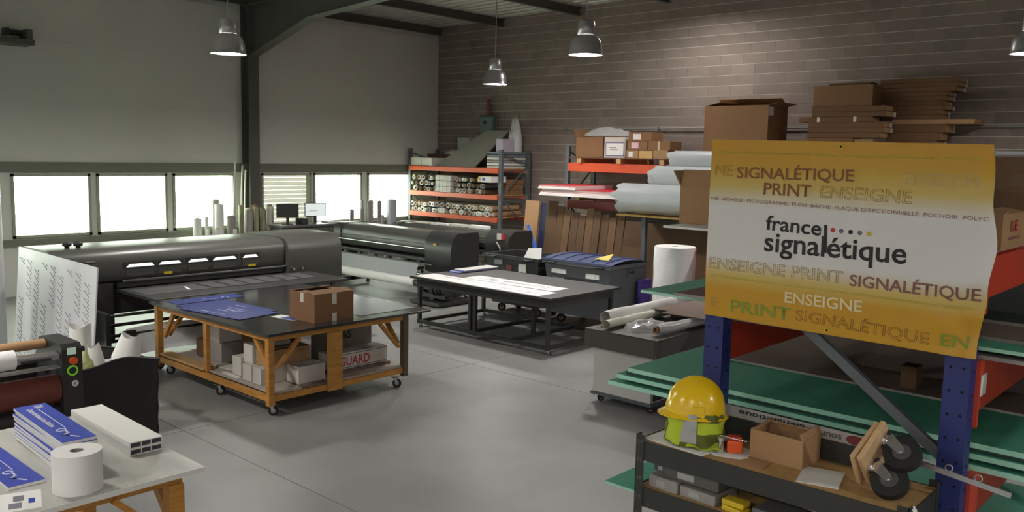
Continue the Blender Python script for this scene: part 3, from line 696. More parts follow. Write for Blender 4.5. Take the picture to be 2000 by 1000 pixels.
crumple('plastic_wrap', 'crumpled clear plastic film between the rolls on the mat', 11.76, -7.7, .843, .2, .3, .09, film, 4)
for i, (x0, x1, y0, y1, lb) in enumerate(((11.5, 13.2, -7.2, -6.2, 'brown kraft sheet lying lowest on the back of the cabinet table'), (11.75, 13.3, -7.35, -6.5, 'brown kraft sheet lying on top at the back of the cabinet table'))):
    flat('kraft_sheet', lb, 'sheet', x0, x1, y0, y1, .96+.014*i, .968+.014*i, kraft, -4+5*i)
bx = MB().box(11.55, 12.0, -6.85, -6.3, .843, .96).build('kraft_block', kraft); tag(bx, 'low kraft wrapped block that carries the brown sheets', 'block')

# ================================================================== RACKS
def upright(t, x0, x1, y0, y1, h, m, along='y', holes=False, name='upright', w=.09, d=.07):
    """rack end frame between two posts, lying in the x or the y direction"""
    pts = [(x0, y0), (x1, y1)]
    for (x, y) in pts:
        u = MB().box(x-w/2, x+w/2, y-d/2, y+d/2, 0, h).box(x-.07, x+.07, y-.07, y+.07, 0, .01).build(name, m, t)
    dirv = Vector((x1-x0, y1-y0, 0)); z = .25; k = 0
    while z < h-.3:
        a, b = (z, min(z+.75, h-.1)); p = Vector((x0, y0, a if k % 2 == 0 else b)); q_ = Vector((x1, y1, b if k % 2 == 0 else a))
        MB().bar(p, q_, .03, .02, dirv.cross(Vector((0, 0, 1)))).build('brace', m, t); z += .75; k += 1
# ---- R1: roll rack in the corner
r1 = thing('roll_rack', 'orange beamed rack full of rolls in the corner by the windows', 'rack', (1.8, -.7, 0))
for xx in (.24, 3.40): upright(r1, xx, xx, -1.16, -.22, 2.85, greyp, 'y')
for z in (1.22, 1.74, 2.36):
    for yy in (-1.21, -.19): MB().box(.28, 3.36, yy-.025, yy+.025, z-.055, z+.055, .006).build('beam', orange, r1)
    for i in range(5):
        a = .3+.61*i; MB().box(a, a+.6, -1.18, -.22, z+.04, z+.060).build('shelf_board', wood2, r1)
random.seed(21)
def tube_end(x, z, r, y0, L_, m, lab, grp, corem):
    t = thing('media_roll', lab, 'roll', (x, y0, z), 0, grp, local=True)
    MB().ring((0, 0, 0), (0, L_, 0), r, r*.56, 14).build('wound_film', m, t, local=True)
    MB().ring((0, -.008, 0), (0, L_, 0), r*.55, r*.42, 12).build('core', corem, t, local=True)
    return t
cols = [white, cream, greyb, card2, card3, slate, olive, paper]
dusk = [gr, card3, greyb, mat('dull_olive', (110, 108, 84), .6), slate, mat('dull_brown', (112, 92, 76), .6)]
proto = {}
def put_roll(x, z, r, mi, lab, grp, y0, pal):
    key = (id(pal), mi, round(r, 3))
    if key not in proto: proto[key] = tube_end(x, z, r, y0, .92, pal[mi], lab, grp, card2 if mi % 3 else paper)
    else:
        o = copy_tree(proto[key]); o.location = (x, y0, z); o['label'] = lab; o['group'] = grp
sq = 0
lowz = 1.22+.061; upz = 1.74+.061
for row in range(2):
    x = .36; kk = 0
    while x < 3.2:
        r = (.05, .058, .064)[random.randrange(3)]
        if not (row == 0 and 1.32 < x < 1.62):
            put_roll(x+r, lowz+r+(0 if row == 0 else .135), r, random.choice((0, 1, 2, 3, 5, 7, 0)), ORD[kk]+' roll end from the left, '+('bottom', 'top')[row]+' row of the lower rack shelf', 'rolls on the lower shelf', -1.22+random.uniform(-.05, .03), cols); kk += 1
        x += 2*r+.012
for row in range(3):
    x = .36; kk = 0
    while x < (2.9, 2.9, 2.7)[row]:
        r = (.05, .056, .062)[random.randrange(3)]
        if not (x+2*r > 1.25 and x < 1.84):
            put_roll(x+r, upz+r+.135*row, r, random.randrange(6), ORD[kk]+' dusty roll end from the left, '+('bottom', 'middle', 'top')[row]+' row of the upper rack shelf', 'rolls on the upper shelf', -1.2+random.uniform(-.05, .05), dusk); kk += 1
        x += 2*r+.014
def square_box(x, z, lab, grp, w=.10, h=.115):
    o = MB().box(x, x+w, -1.24, -.35, z, z+h, .004).build('roll_box', cardw, None, (x+w/2, -.8, z)); tag(o, lab, 'box', grp)
    for k in range(3): MB().box(x+.02, x+w-.03, -1.2415, -1.2405, z+.025+.03*k, z+.037+.03*k).build('label_line', greyb, o)
for k in range(2): square_box(1.36+.13*k, lowz, ('left', 'right')[k]+' square white roll box among the rolls of the lower shelf', 'white roll boxes, lower shelf', .115, .125)
for k in range(3):
    for j in range(4):
        square_box(1.27+.135*j, upz+.137*k, ORD[j]+' square white roll box from the left, '+('bottom', 'middle', 'top')[k]+' layer, upper rack shelf', 'white roll boxes, upper shelf', .125, .13)
o = thing('yellow_roll', 'roll with a yellow end on the upper shelf of the corner rack', 'roll', (2.95, -1.3, 2.10), local=True)
MB().ring((0, 0, 0), (0, .5, 0), .07, .035, 18).build('wound_film', gold, o, local=True); MB().ring((0, -.01, 0), (0, .5, 0), .034, .026, 14).build('core', paper, o, local=True)
o.location = (2.88, -1.32, upz+.135*2+.09)
bxp = carton('white parcel with a blue label at the right end of the upper roll shelf', 2.99, 3.32, -1.4, -.9, upz+.36, upz+.50, paper, None, 'parcel')
bxp.location.z = upz+.29
MB().box(-.12, -.03, -.252, -.2505, .04, .11).build('label', blue, bxp, local=True)
# seen through the rack's end frame
for k in range(3): carton(('lowest brown carton', 'middle brown carton', 'upper brown carton')[k]+' inside the rack behind its end frame', 3.06, 3.33, -.75, -.3, upz+.0+.12*k, upz+.115+.12*k, card, None, 'carton')
# on top of R1
zt = 2.36+.061
for k in range(2): carton(('white carton at the left end on top of the roll rack', 'second white carton on top of the roll rack')[k], .30+.40*k, .68+.40*k, -1.2, -.7, zt, zt+.2, cardw, None, 'carton')
carton('long brown carton behind the white ones on top of the roll rack', .32, 1.25, -.66, -.25, zt, zt+.3, card3, None, 'carton')
def leaning_panel(label, pts, th, m, name='wrapped_sheet', cat='panel', off=(0, 1, 0)):
    """quad sheet with thickness"""
    o_ = Vector(off)*th; vs = [Vector(p) for p in pts]; vs += [v+o_ for v in vs]
    mb = MB().add(vs, [(0, 1, 2, 3), (7, 6, 5, 4), (0, 4, 5, 1), (1, 5, 6, 2), (2, 6, 7, 3), (3, 7, 4, 0)])
    o = mb.build(name, m); return tag(o, label, cat)
leaning_panel('grey film-wrapped panel leaning slantwise on top of the roll rack', [(1.13, -1.15, zt), (2.5, -1.15, zt), (2.86, -.35, 3.32), (2.1, -.35, 3.32)], .05, mat('wrapped_grey', (150, 150, 140), .35, bump=.4, bscale=8))
carton('pale package behind the slanting wrapped panel on the roll rack', 1.32, 1.72, -.55, -.3, zt+.31, zt+.72, greyb, None, 'package')
crumple('plastic_wrap', 'crumpled grey plastic on the carton beside the slanting panel', 1.05, -.46, zt+.301, .22, .18, .1, filmw, 6)
for i in range(6):
    flat('sheet_stack', ('lowest', 'second', 'third', 'fourth', 'fifth', 'topmost')[i]+' board of the stack above the rack end frame', 'board', 2.95, 3.34, -1.17, -.25, zt+.066*i, zt+.05+.066*i, (cream, paper, greyb, cream, slate, slate)[i], 0, 'boards stacked above the end frame')
c = carton('white package standing on the board stack of the roll rack', 2.98, 3.2, -.9, -.55, zt+.385, zt+.68, mat('lilac_white', (190, 182, 196), .6), None, 'package')
crumple('plastic_bag', 'tall crumpled white plastic bag on the board stack of the roll rack', 3.1, -.36, zt+.383, .19, .14, .75, filmw, 8, 'bag', 26, .3)
# grey device and pipe on the block wall above the roll rack
wd = thing('wall_device', 'dim grey device with a red-brown pipe fixed high on the block wall', 'device', (1.95, -.1, 3.25))
MB().box(1.72, 2.18, -.22, -.02, 3.25, 3.68, .03).build('casing', teal, wd)
MB().cyl((1.95, -.225, 3.52), (1.95, -.24, 3.52), .05, n=16).build('dial', blk, wd)
MB().tube([(1.95, -.1, 3.68), (1.95, -.1, 4.1)], .05, 12).build('pipe', brownp, wd)
for s_ in (-1, 1): MB().tube([(1.95+s_*.27, -.1, 3.30), (1.95+s_*.27, -.1, 3.72)], .02, 8).build('side_tube', teal, wd)

# ---- R2: pallet rack along the block wall
r2_ = thing('pallet_rack', 'tall orange beamed pallet rack along the block wall', 'rack', (9.4, -.7, 0))
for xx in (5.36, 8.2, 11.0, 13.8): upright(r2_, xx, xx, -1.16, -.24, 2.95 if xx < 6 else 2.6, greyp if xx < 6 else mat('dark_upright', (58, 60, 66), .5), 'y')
for z in (2.53, 1.74):
    for (a, b) in ((5.41, 8.15), (8.25, 10.95), (11.05, 13.75)):
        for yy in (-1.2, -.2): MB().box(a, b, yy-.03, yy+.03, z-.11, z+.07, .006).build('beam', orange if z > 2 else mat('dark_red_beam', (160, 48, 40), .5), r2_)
        for i in range(3):
            q = a+.35+i*(b-a-.7)/2; MB().box(q-.05, q+.05, -1.3, -.1, z+.072, z+.17).build('pallet_block', wood2, r2_)
        for i in range(5):
            yq = -1.3+.25*i; MB().box(a+.03, b-.03, yq, yq+.2, z+.17, z+.19).build('pallet_board', wood2 if z < 2 else card3, r2_)
z2 = 2.53+.191
# on R2's top level
c = carton('torn brown carton with a film cover at the left end of the pallet rack', 5.6, 6.3, -1.2, -.6, z2, z2+.42, card, None, 'carton', None, [('-x', 60, .2, 0), ('+y', 20, .25, 0)])
crumple('plastic_cover', 'shiny film cover draped over the torn carton and the white one', 6.2, -.9, z2+.445, .62, .3, .16, film, 12, 'plastic film', 30, .3)
c = carton('tall pale carton with a big white label under the film cover', 6.34, 6.84, -1.2, -.7, z2, z2+.42, cardw, None, 'carton')
MB().box(-.2, .23, -.2545, -.2505, .05, .3).build('label', paper, c, local=True); MB().box(-.215, .245, -.2525, -.2505, .035, .315).build('label_border', purple, c, local=True); MB().box(-.12, .05, -.256, -.2545, .2, .215).box(-.1, .1, -.256, -.2545, .16, .175).build('label_line', ink, c, local=True)
for k, (x0, x1, z0, z1, lb, m) in enumerate(((6.88, 7.16, 0, .16, 'small carton with white label, lower left of the six beside the film cover', card2), (7.18, 7.5, 0, .155, 'light tan carton, lower middle of the six beside the film cover', mat('tan_light', (206, 168, 112), .8)), (7.52, 7.86, 0, .17, 'carton, lower right of the six beside the film cover', card2),
                             (6.90, 7.38, .172, .345, 'carton with a pink label in the middle layer of the six', card), (7.4, 7.9, .172, .345, 'taped carton, right one of the middle layer of the six', card), (6.92, 7.46, .347, .52, 'carton with white label on top of the six', card))):
    c = carton(lb, x0, x1, -1.18, -.75, z2+z0, z2+z1, m, None, 'carton', 'six cartons beside the film cover')
    if k in (0, 3, 5): w = x1-x0; MB().box(-w*.3, w*.05, -.2165, -.2155, .03, z1-z0-.03).build('label', paper if k != 3 else mat('pink_label', (226, 196, 210), .6), c, local=True)
    if k == 4: MB().box(-.03, .02, -.2165, -.2155, 0, .17).build('tape', tapem, c, local=True)
c = carton('largest carton on the pallet rack, with handling symbols and an open lid', 8.64, 9.92, -1.2, -.42, z2, z2+1.0, card, None, 'carton', None, [('+y', 150, .3, 0), ('+x', 15, .18, 0), ('-x', 168, .3, 0)])
for k in range(4):
    x = -.42+.2*k; f = MB()
    f.box(x, x+.16, -.393, -.3905, .10, .11).box(x, x+.16, -.393, -.3905, .25, .26).box(x, x+.01, -.393, -.3905, .11, .25).box(x+.15, x+.16, -.393, -.3905, .11, .25)
    f.box(x+.05, x+.11, -.393, -.3905, .13, .16+.02*k).box(x+.07, x+.09, -.393, -.3905, .16, .23); f.build('handling_symbol', card3, c, local=True)
text('lettering', 'MADE', card3, c, T(.6405, .0, .33) @ FACE_PX, (.16, .1))
MB().box(.6402, .6415, -.37, -.19, .82, .97).build('label', paper, c, local=True); MB().box(.6402, .641, -.05, .05, 0, 1.0).build('tape', card, c, local=True)
random.seed(5)
def flat_box(label, x0, x1, y0, y1, z0, z1, lab=True, grp=None, straps=False, m=mat('flat_box_brown', (118, 86, 60), .85, var=.05, scale=4)):
    t = thing('flat_box', label, 'box', ((x0+x1)/2, (y0+y1)/2, z0), math.radians(random.uniform(-2, 2)), grp, local=True); a, b, h = (x1-x0)/2, (y1-y0)/2, z1-z0
    MB().box(-a, a, -b, b, 0, h, .004).build('body', m, t, local=True)
    MB().box(a, a+.0015, -b+.01, b-.15, .006, h-.006).build('lit_end_face', mat('lit_end_tan', (192, 154, 114), .85), t, local=True)  # paler tan puts the light falling on the box ends into the colour
    if lab: MB().box(a, a+.003, b-.13, b-.02, .004, h-.004).build('label', paper, t, local=True)
    if straps:
        for q in (-.45, .55): MB().box(a*q-.025, a*q+.025, -b-.002, b+.002, -.0, h+.002).build('strap', whtape, t, local=True)
o9x = 0
o9 = ['lowest', 'second', 'third', 'fourth', 'fifth', 'sixth', 'seventh', 'eighth', 'ninth', 'tenth', 'eleventh', 'topmost']
carton('brown carton at the foot of the flat box stacks', 10.6, 11.45, -1.2, -.8, z2, z2+.42, card, None, 'carton'); carton('light carton with a seam at the foot of the flat box stacks', 11.47, 11.78, -1.2, -.9, z2, z2+.4, card2, tapem, 'carton')
z = z2+.425
for i in range(6):
    h = .085; dx = random.uniform(-.12, .12)
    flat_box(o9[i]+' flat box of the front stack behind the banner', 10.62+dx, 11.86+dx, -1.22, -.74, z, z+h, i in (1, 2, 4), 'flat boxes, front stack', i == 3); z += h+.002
z = z2
for i in range(5):
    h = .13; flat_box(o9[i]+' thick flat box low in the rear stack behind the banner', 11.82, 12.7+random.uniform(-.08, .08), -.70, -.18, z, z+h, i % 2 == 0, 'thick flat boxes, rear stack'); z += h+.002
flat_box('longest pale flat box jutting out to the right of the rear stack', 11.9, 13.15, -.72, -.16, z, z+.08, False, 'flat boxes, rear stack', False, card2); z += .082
for i in range(9):
    h = .072; dx = (0 if i < 6 else .16)
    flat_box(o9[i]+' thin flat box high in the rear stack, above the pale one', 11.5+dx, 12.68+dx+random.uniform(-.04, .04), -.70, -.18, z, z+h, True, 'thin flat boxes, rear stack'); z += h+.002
carton('wide strapped carton lying on the front flat boxes', 10.72, 11.72, -1.18, -.74, z2+.95, z2+1.30, card, whtape, 'carton')
flat('brown_tray', 'flat brown tray on top of the strapped carton', 'tray', 10.95, 11.65, -1.1, -.78, z2+1.303, z2+1.34, card3)
# on R2's lower level: red sheets and bubble wrap
z1_ = 1.74+.191
for i in range(4):
    o = flat('red_sheet', ('lowest', 'second', 'third', 'topmost')[i]+' red and white sheet of the wide pile jutting from the pallet rack', 'sheet', 5.45+.015*i, 7.75, -2.2+.015*i, -.5, z1_+.003+.033*i, z1_+.034+.033*i, paper, 0, 'wide pile of red sheets')
    MB().box(-1.145, 1.14, -.845, .845, .0305, .0317).build('red_face', red, o, local=True)
for i in range(3):
    zz = z1_+.138+.026*i
    o = flat('red_sheet', ('lowest', 'middle', 'upper')[i]+' red and white sheet of the narrow pile on the wide red pile', 'sheet', 5.44, 6.4, -2.22+.02*i, -.95, zz, zz+.024, paper, 0, 'narrow pile of red sheets')
    MB().box(-.478, .478, -.63, .63, .0235, .0247).build('red_face', red, o, local=True)
def bubble_roll(label, x0, x1, y, z, r, seed):
    t = thing('bubble_wrap_roll', label, 'roll', (x0, y, z-r), 0, 'lying bubble wrap rolls')
    def fn(u, v):
        a = 2*PI*u; rag = (.22*noise.noise(Vector((math.cos(a)*2+seed, math.sin(a)*2, 1)))) if v < .12 else 0
        k = 1+.05*noise.noise(Vector((math.cos(a)*2, math.sin(a)*2+seed, v*4)))
        return (x0+(x1-x0)*v+rag, y+math.cos(a)*r*k, z+math.sin(a)*r*k)
    MB().grid(fn, 36, 24).build('wrap', bubble, t)
    def en(u, v):
        a = 2*PI*u; return (x0+.03+.12*v*noise.noise(Vector((math.cos(a)*2+seed, math.sin(a)*2, v*3))), y+math.cos(a)*r*.97*(1-v*.8), z+math.sin(a)*r*.97*(1-v*.8))
    MB().grid(en, 28, 8).build('wound_end', bubble, t)
bubble_roll('lowest and largest bubble wrap roll lying on the pallet rack', 7.78, 10.4, -2.55, 2.0, .27, 1)
bubble_roll('middle bubble wrap roll lying above the largest one', 8.22, 10.6, -2.15, 2.36, .24, 4)
bubble_roll('topmost bubble wrap roll lying below the largest carton', 8.42, 10.7, -1.85, 2.69, .19, 7)
flat('roll_deck', 'yellowish board jutting out under the bubble wrap rolls', 'board', 7.9, 10.6, -2.9, -1.33, 1.69, 1.712, mat('yellow_board', (150, 124, 60), .6))
for xx in (8.3, 10.2): o = MB().box(xx-.04, xx+.04, -2.6, -2.52, 0, 1.689).build('deck_prop', greyp); tag(o, 'steel prop under the %s end of the board with bubble wrap rolls' % ('left' if xx < 9 else 'right'), 'prop')
# cardboard standing below R2
def lean_card(label, x0, x1, y0, h, m, lean=.25, name='cardboard_sheet', th=.02, skew=0):
    return leaning_panel(label, [(x0, y0, .0), (x1, y0, .0), (x1+skew, y0+lean, h), (x0+skew, y0+lean, h)], th, m, name, 'cardboard')
lean_card('light brown cardboard sheet standing at the left end of the pallet rack', 4.80, 5.18, -2.05, 1.78, card2, .2)
lean_card('dark blue sheet standing between the cardboard sheets', 5.19, 5.38, -2.0, 1.74, mat('navy_sheet', (40, 46, 74), .5), .2)
lean_card('brown cardboard sheet right of the dark blue sheet', 5.40, 5.68, -2.05, 1.80, card3, .2)
for i in range(9):
    x = 5.72+.19*i
    lean_card(ORD[i]+' folded brown carton from the left in the leaning row below the red sheets', x, x+.172, -2.15-.02*(i % 2), 1.70-.05*((i*5) % 4), (card3, mat('carton_mid', (112, 86, 62), .88, var=.06, scale=3), card3)[i % 3], .28, 'folded_carton', .03, -.012)['group'] = 'folded cartons below the rack'
lean_card('wide dark brown cardboard leaning below the bubble wrap rolls', 7.46, 9.4, -2.25, 1.52, card3, .3)
o = MB().bar((5.13, -2.16, 1.28), (5.5, -2.25, .66), .05, .05).build('blue_profile', mat('bright_blue', (64, 120, 226), .4)); tag(o, 'bright blue profile leaning against the cardboard sheets', 'profile')
o.location += Vector((0, 0, 0))
flat('low_block', 'low brown block that the blue profile stands on', 'block', 5.35, 5.65, -2.45, -2.2, 0, .63, card3)

# ---- wheeled bins
def wheelie(label, x0, x1, y0, y1, h, lid, taps):
    t = thing('wheeled_bin', label, 'bin', ((x0+x1)/2, (y0+y1)/2, 0)); i_ = .09
    bot = [(x0+i_, y0+i_), (x1-i_, y0+i_), (x1-i_, y1-i_), (x0+i_, y1-i_)]; topv = [(x0, y0), (x1, y0), (x1, y1), (x0, y1)]
    def shell(s_, z0, z1):
        return [(p[0], p[1], z0) for p in bot]+[(p[0], p[1], z1) for p in topv]
    w = .02; inn = [(x0+w, y0+w), (x1-w, y0+w), (x1-w, y1-w), (x0+w, y1-w)]
    vs = shell(0, .17, h)+[(p[0], p[1], h) for p in inn]+[(p[0], p[1], .3) for p in [(a+.02*(1 if a < (x0+x1)/2 else -1), b+.02*(1 if b < (y0+y1)/2 else -1)) for a, b in bot]]
    fs = [(3, 2, 1, 0)]
    for k in range(4):
        n_ = (k+1) % 4; fs += [(k, n_, 4+n_, 4+k), (4+k, 4+n_, 8+n_, 8+k), (8+k, 8+n_, 12+n_, 12+k)]
    fs.append((12, 13, 14, 15)); MB().add(vs, fs).build('body', binm if lid else mat('bin_black', (52, 54, 55), .5), t)
    rim = MB(); 
    for q in ((x0-.03, x1+.03, y0-.03, y0), (x0-.03, x1+.03, y1, y1+.03), (x0-.03, x0, y0, y1), (x1, x1+.03, y0, y1)): rim.box(*q, h-.06, h)
    rim.build('rim', binm if lid else blkp, t)
    for q in (x0+.18, x1-.18): MB().tube([(q-.08, y0-.03, h-.03), (q-.08, y0-.08, h-.04), (q+.08, y0-.08, h-.04), (q+.08, y0-.03, h-.03)], .015).build('handle', blkp, t)
    for q in (x0-.03, x1+.03): MB().cyl((q, (y0+y1)/2, h-.12), (q+(.06 if q > x0 else -.06), (y0+y1)/2, h-.12), .03).build('trunnion', blkp, t)
    add_casters(t, [(x0+.2, y0+.2), (x1-.2, y0+.2), (x0+.2, y1-.2), (x1-.2, y1-.2)], .075, blk)
    if lid:
        def lf(u, v): return (x0-.03+(x1-x0+.06)*u, y0-.04+(y1-y0+.08)*v, h+.005+.06*math.sin(PI*v)*1+.0)
        lo = MB().grid(lf, 8, 10).box(x0-.03, x1+.03, y0-.04, y0-.02, h-.01, h+.02).build('lid', binlid, t)
        for k in range(5): q = x0+.12+(x1-x0-.24)*k/4; MB().tube([(q, y0-.03, h+.012)]+[(q, y0-.04+(y1-y0+.08)*v/8, h+.013+.06*math.sin(PI*v/8)) for v in range(1, 9)], .012, 6).build('lid_rib', binlid, lo)
    for (u, z, w_, hh, m) in taps: MB().box(x0+u-w_/2, x0+u+w_/2, y0+.02+(h-z)/(h-.17)*i_-.03, y0+(h-z)/(h-.17)*i_-.008+.02, z-hh/2, z+hh/2).build('sticker', m, t)
    return t
wheelie('grey wheeled container with a blue lid behind the steel table', 7.95, 9.28, -4.95, -3.95, 1.06, True, [(.3, .88, .3, .07, paper), (.28, .74, .22, .06, greyb), (.98, .86, .26, .08, paper), (.62, .74, .42, .13, blk), (.66, .64, .44, .04, paper)])
wheelie('open dark wheeled bin with paper in it behind the steel table', 6.6, 7.82, -4.95, -4.1, 1.03, False, [(.3, .9, .2, .08, greyb), (.85, .84, .16, .14, paper), (.55, .82, .12, .09, mat('dull_red', (120, 60, 64), .6))])
o = MB().box(9.30, 9.36, -4.2, -3.9, .2, .98).build('purple_board', purple); tag(o, 'narrow purple board standing beside the blue lidded container', 'board'); o.location.z = 0
leaning_panel('folded white paper sticking out of the open dark bin', [(7.2, -4.75, .8), (7.65, -4.7, .8), (7.5, -4.5, 1.16), (7.25, -4.55, 1.14)], .01, paper, 'paper_sheet', 'paper')
leaning_panel('yellow paper wedge lying on the blue bin lid', [(8.85, -4.80, 1.125), (9.12, -4.78, 1.125), (9.14, -4.68, 1.215), (9.1, -4.66, 1.215)], .01, mat('pale_yellow', (216, 196, 92), .6), 'yellow_paper', 'paper')
# standing bubble wrap roll and pink blocks behind the cabinet table
t = thing('bubble_wrap_roll', 'tall white bubble wrap roll standing behind the cabinet table', 'roll', (10.45, -5.0, 0))
def fn(u, v):
    a = 2*PI*u; k = 1+.03*noise.noise(Vector((math.cos(a)*2, math.sin(a)*2, v*6))); return (10.45+math.cos(a)*.30*k, -5.0+math.sin(a)*.30*k, 1.47*v)
MB().grid(fn, 36, 24).build('wrap', mat('bubble_white', (228, 230, 232), .35, bump=.5, bscale=50), t)
MB().ring((10.45, -5.0, 1.44), (10.45, -5.0, 1.478), .29, .05, 30).build('wound_end', white, t)
for i in range(3): carton(('lowest', 'middle', 'topmost')[i]+' pink block stacked right of the standing bubble wrap roll', 10.9, 11.5, -4.9, -4.4, .52*i, .52*i+.515, (card2, card3, pink)[i], None, 'pink_block', 'pink blocks', cat='block')

# ================================================================== R3: blue rack with the banner
r3 = thing('board_rack', 'blue and red rack holding plastic boards behind the banner', 'rack', (15.5, -10.6, 0))
for (x, y) in ((14.965, -11.95), (16.08, -11.95), (14.965, -9.2), (16.08, -9.2)):
    pm = MB().box(x-.05, x+.05, y-.045, y-.037, 0, 2.80).box(x-.05, x-.043, y-.037, y+.045, 0, 2.80).box(x+.043, x+.05, y-.037, y+.045, 0, 2.80).box(x-.05, x+.05, y-.045, y+.07, 0, .008)
    po = pm.build('upright', bluep, r3)
    if y < -11:
        z = .3
        hm = MB()
        while z < 2.75:
            hm.cyl((x+.0505, y+.01, z), (x+.0515, y+.01, z), .007, n=10).cyl((x-.025, y-.0455, z+.02), (x-.025, y-.0465, z+.02), .006, n=8).cyl((x+.025, y-.0455, z+.02), (x+.025, y-.0465, z+.02), .006, n=8); z += .1
        hm.build('hole_row', holem, po, kind='stuff')
for y in (-11.95, -9.2):
    MB().bar((15.01, y, 2.28), (16.04, y, 1.52), .045, .03, (0, 1, 0)).build('brace', greyp, r3)
    MB().bar((15.01, y, .5), (16.04, y, 1.25), .045, .03, (0, 1, 0)).build('brace', greyp, r3); MB().bar((15.01, y, 2.74), (16.04, y, 2.74), .045, .03, (0, 1, 0)).build('brace', greyp, r3)
for (z0, z1) in ((1.24, 1.42), (1.72, 1.93), (2.20, 2.37), (.5, .68)):
    for x in (14.93, 16.115):
        b_ = MB().box(x-.022, x+.022, -11.90, -9.25, z0, z1, .004).build('beam', redor, r3)
        MB().box(x-.024, x+.03, -11.905, -11.88, z0-.06, z1+.01).build('end_plate', redor, b_)
        if abs(z0-1.72) < .01 and x > 16: MB().box(x+.022, x+.0235, -11.86, -11.76, z0+.06, z0+.15).build('label', paper, b_)
def board(label, x0, x1, y0, y1, z0, z1, m, grp, em=None, rz=0):
    o = flat('plastic_board', label, 'board', x0, x1, y0, y1, z0, z1, m, rz, grp)
    if em:
        w, d, h = (x1-x0)/2, (y1-y0)/2, z1-z0; e = MB(); e.M = RZ(rz)
        e.box(-w-.0012, -w, -d-.0012, d, 0, h).box(-w, w, -d-.0012, -d, 0, h); e.build('cut_edge', em, o, local=True)
    return o
g = 'green boards on the lower level of the blue rack'
z = 1.4205
for i, (x0, y0) in enumerate(((14.15, -11.73), (14.22, -11.66), (14.19, -11.71), (14.24, -11.68), (14.26, -11.69))):
    dark = i in (1, 3); th = .018 if dark else .024
    board(('lowest pale green board, jutting out furthest left of the blue post', 'dark spacer board above the lowest green board', 'second green board from below on the blue rack', 'dark spacer board under the top green board', 'top green board on the blue rack, its surface in view')[i],
          x0, 16.9, y0, -9.5, z, z+th, greenA if not dark else mat('dark_green', (40, 72, 62), .5), g, greenE if not dark else None); z += th+.001
board('grey brown covered board lying set back on the green boards', 14.42, 16.8, -11.08, -9.4, z, z+.012, kraft, g, greyb); zA = z+.013
# second level
z = 1.9305
for i, (x0, x1, y0, m, em, lb) in enumerate(((14.95, 16.85, -11.80, greyb, None, 'pale grey board, lowest of the upper green board pile'), (14.2, 16.8, -11.50, greenA, greenE, 'green board jutting out left above the standing bubble roll'), (14.9, 16.85, -11.78, greenA, greenE, 'green board with a bright edge right of the banner'), (14.5, 16.8, -11.62, kraft, greyb, 'covered board with a pale edge right of the banner'), (15.3, 16.7, -11.25, mat('dark_sheet', (56, 66, 62), .9, spec=.1), greyb, 'dark green sheet lying on top of the covered board'))):
    board(lb, x0, x1, y0, -9.6, z, z+.016, m, 'boards on the second level of the blue rack', em); z += .017
flat('brown_carton_piece', 'small dark brown block hanging in view below the banner', 'block', 15.55, 15.63, -11.0, -10.9, zA, zA+.12, card3)
# third level
zc = 2.371
flat('white_board', 'thin white board jutting out left of the banner under a carton', 'board', 14.5, 16.1, -11.76, -9.7, zc, zc+.012, paper)
carton('brown carton with an open flap left of the banner', 14.47, 14.87, -11.55, -11.15, zc+.013, zc+.22, card2, None, 'carton', None, [('-y', 110, .10, 0), ('-x', 60, .1, 0)])
c = carton('open carton with red print right of the banner', 15.66, 16.13, -11.68, -11.25, zc+.013, zc+.165, card2, None, 'carton', None, [('-y', 172, .1, 0), ('+x', 172, .1, 0)])
text('print', 'ILE', inkr, c, T(.24, -.02, .10) @ FACE_PX, (.12, .05)); MB().box(.2352, .2362, -.1, .1, .04, .052).build('print_bar', inkm, c, local=True)
c = carton('large brown film-covered carton behind the open one, right of the banner', 15.2, 16.12, -11.05, -10.2, zc+.013, zc+.42, card, tapem, 'carton')
o = MB().grid(lambda u, v: (15.22+.92*u, -11.08-.02*noise.noise(Vector((u*6, v*6, 1))), zc+.05+.38*v), 16, 8).build('film_cover', clear('thin_film', (245, 245, 245), .06, .1, .04)); tag(o, 'clear film hanging over the large brown carton', 'plastic film')
o = MB().box(15.1, 16.5, -10.9, -10.84, zc+.424, zc+.45, .004).box(15.1, 16.5, -10.93, -10.81, zc+.421, zc+.424).build('aluminium_profile', alu); tag(o, 'long bright aluminium profile at the upper right corner of the banner', 'profile')

# ---- the banner
BX0, BX1, BZ0, BZ1, BY = 14.928, 16.15, 1.982, 2.838, -12.03
def bsurf(x, z):
    """banner surface: flat, with soft waves and the right side folding back"""
    u = (x-BX0)/(BX1-BX0); v = (z-BZ0)/(BZ1-BZ0)
    y = BY-.004*math.sin(u*7+v*3)-.012*math.exp(-((u-.55)/.3)**2)*math.sin(PI*v)
    if u > .93: y += (u-.93)*(.26+.12*math.sin(v*9))+.012*noise.noise(Vector((u*16, v*9, 2)))
    if u > .8: y += .03*noise.noise(Vector((u*13, v*7, 5)))*(u-.8)*5*(1.3-v)
    return y
def bpos(u, v):
    r_edge = BX1+.035*math.exp(-((v-.5)/.28)**2)-.004*math.sin(v*20) if True else BX1
    zz = BZ0+(BZ1-BZ0)*v+.004-.024*(u-.0)*(1 if True else 0)*.6
    x = BX0+(r_edge-BX0)*u
    return (x, bsurf(x, zz), zz)
bn = thing('banner', 'yellow and white printed banner hung on the end of the blue rack', 'banner', (15.54, BY, BZ0))
bm_ = bpy.data.materials.new('banner_print'); bm_.use_nodes = True; N = bm_.node_tree.nodes; L = bm_.node_tree.links
pb = N['Principled BSDF']; pb.inputs['Roughness'].default_value = .42
tc = N.new('ShaderNodeTexCoord'); sp = N.new('ShaderNodeSeparateXYZ'); mr = N.new('ShaderNodeMapRange'); cr = N.new('ShaderNodeValToRGB')
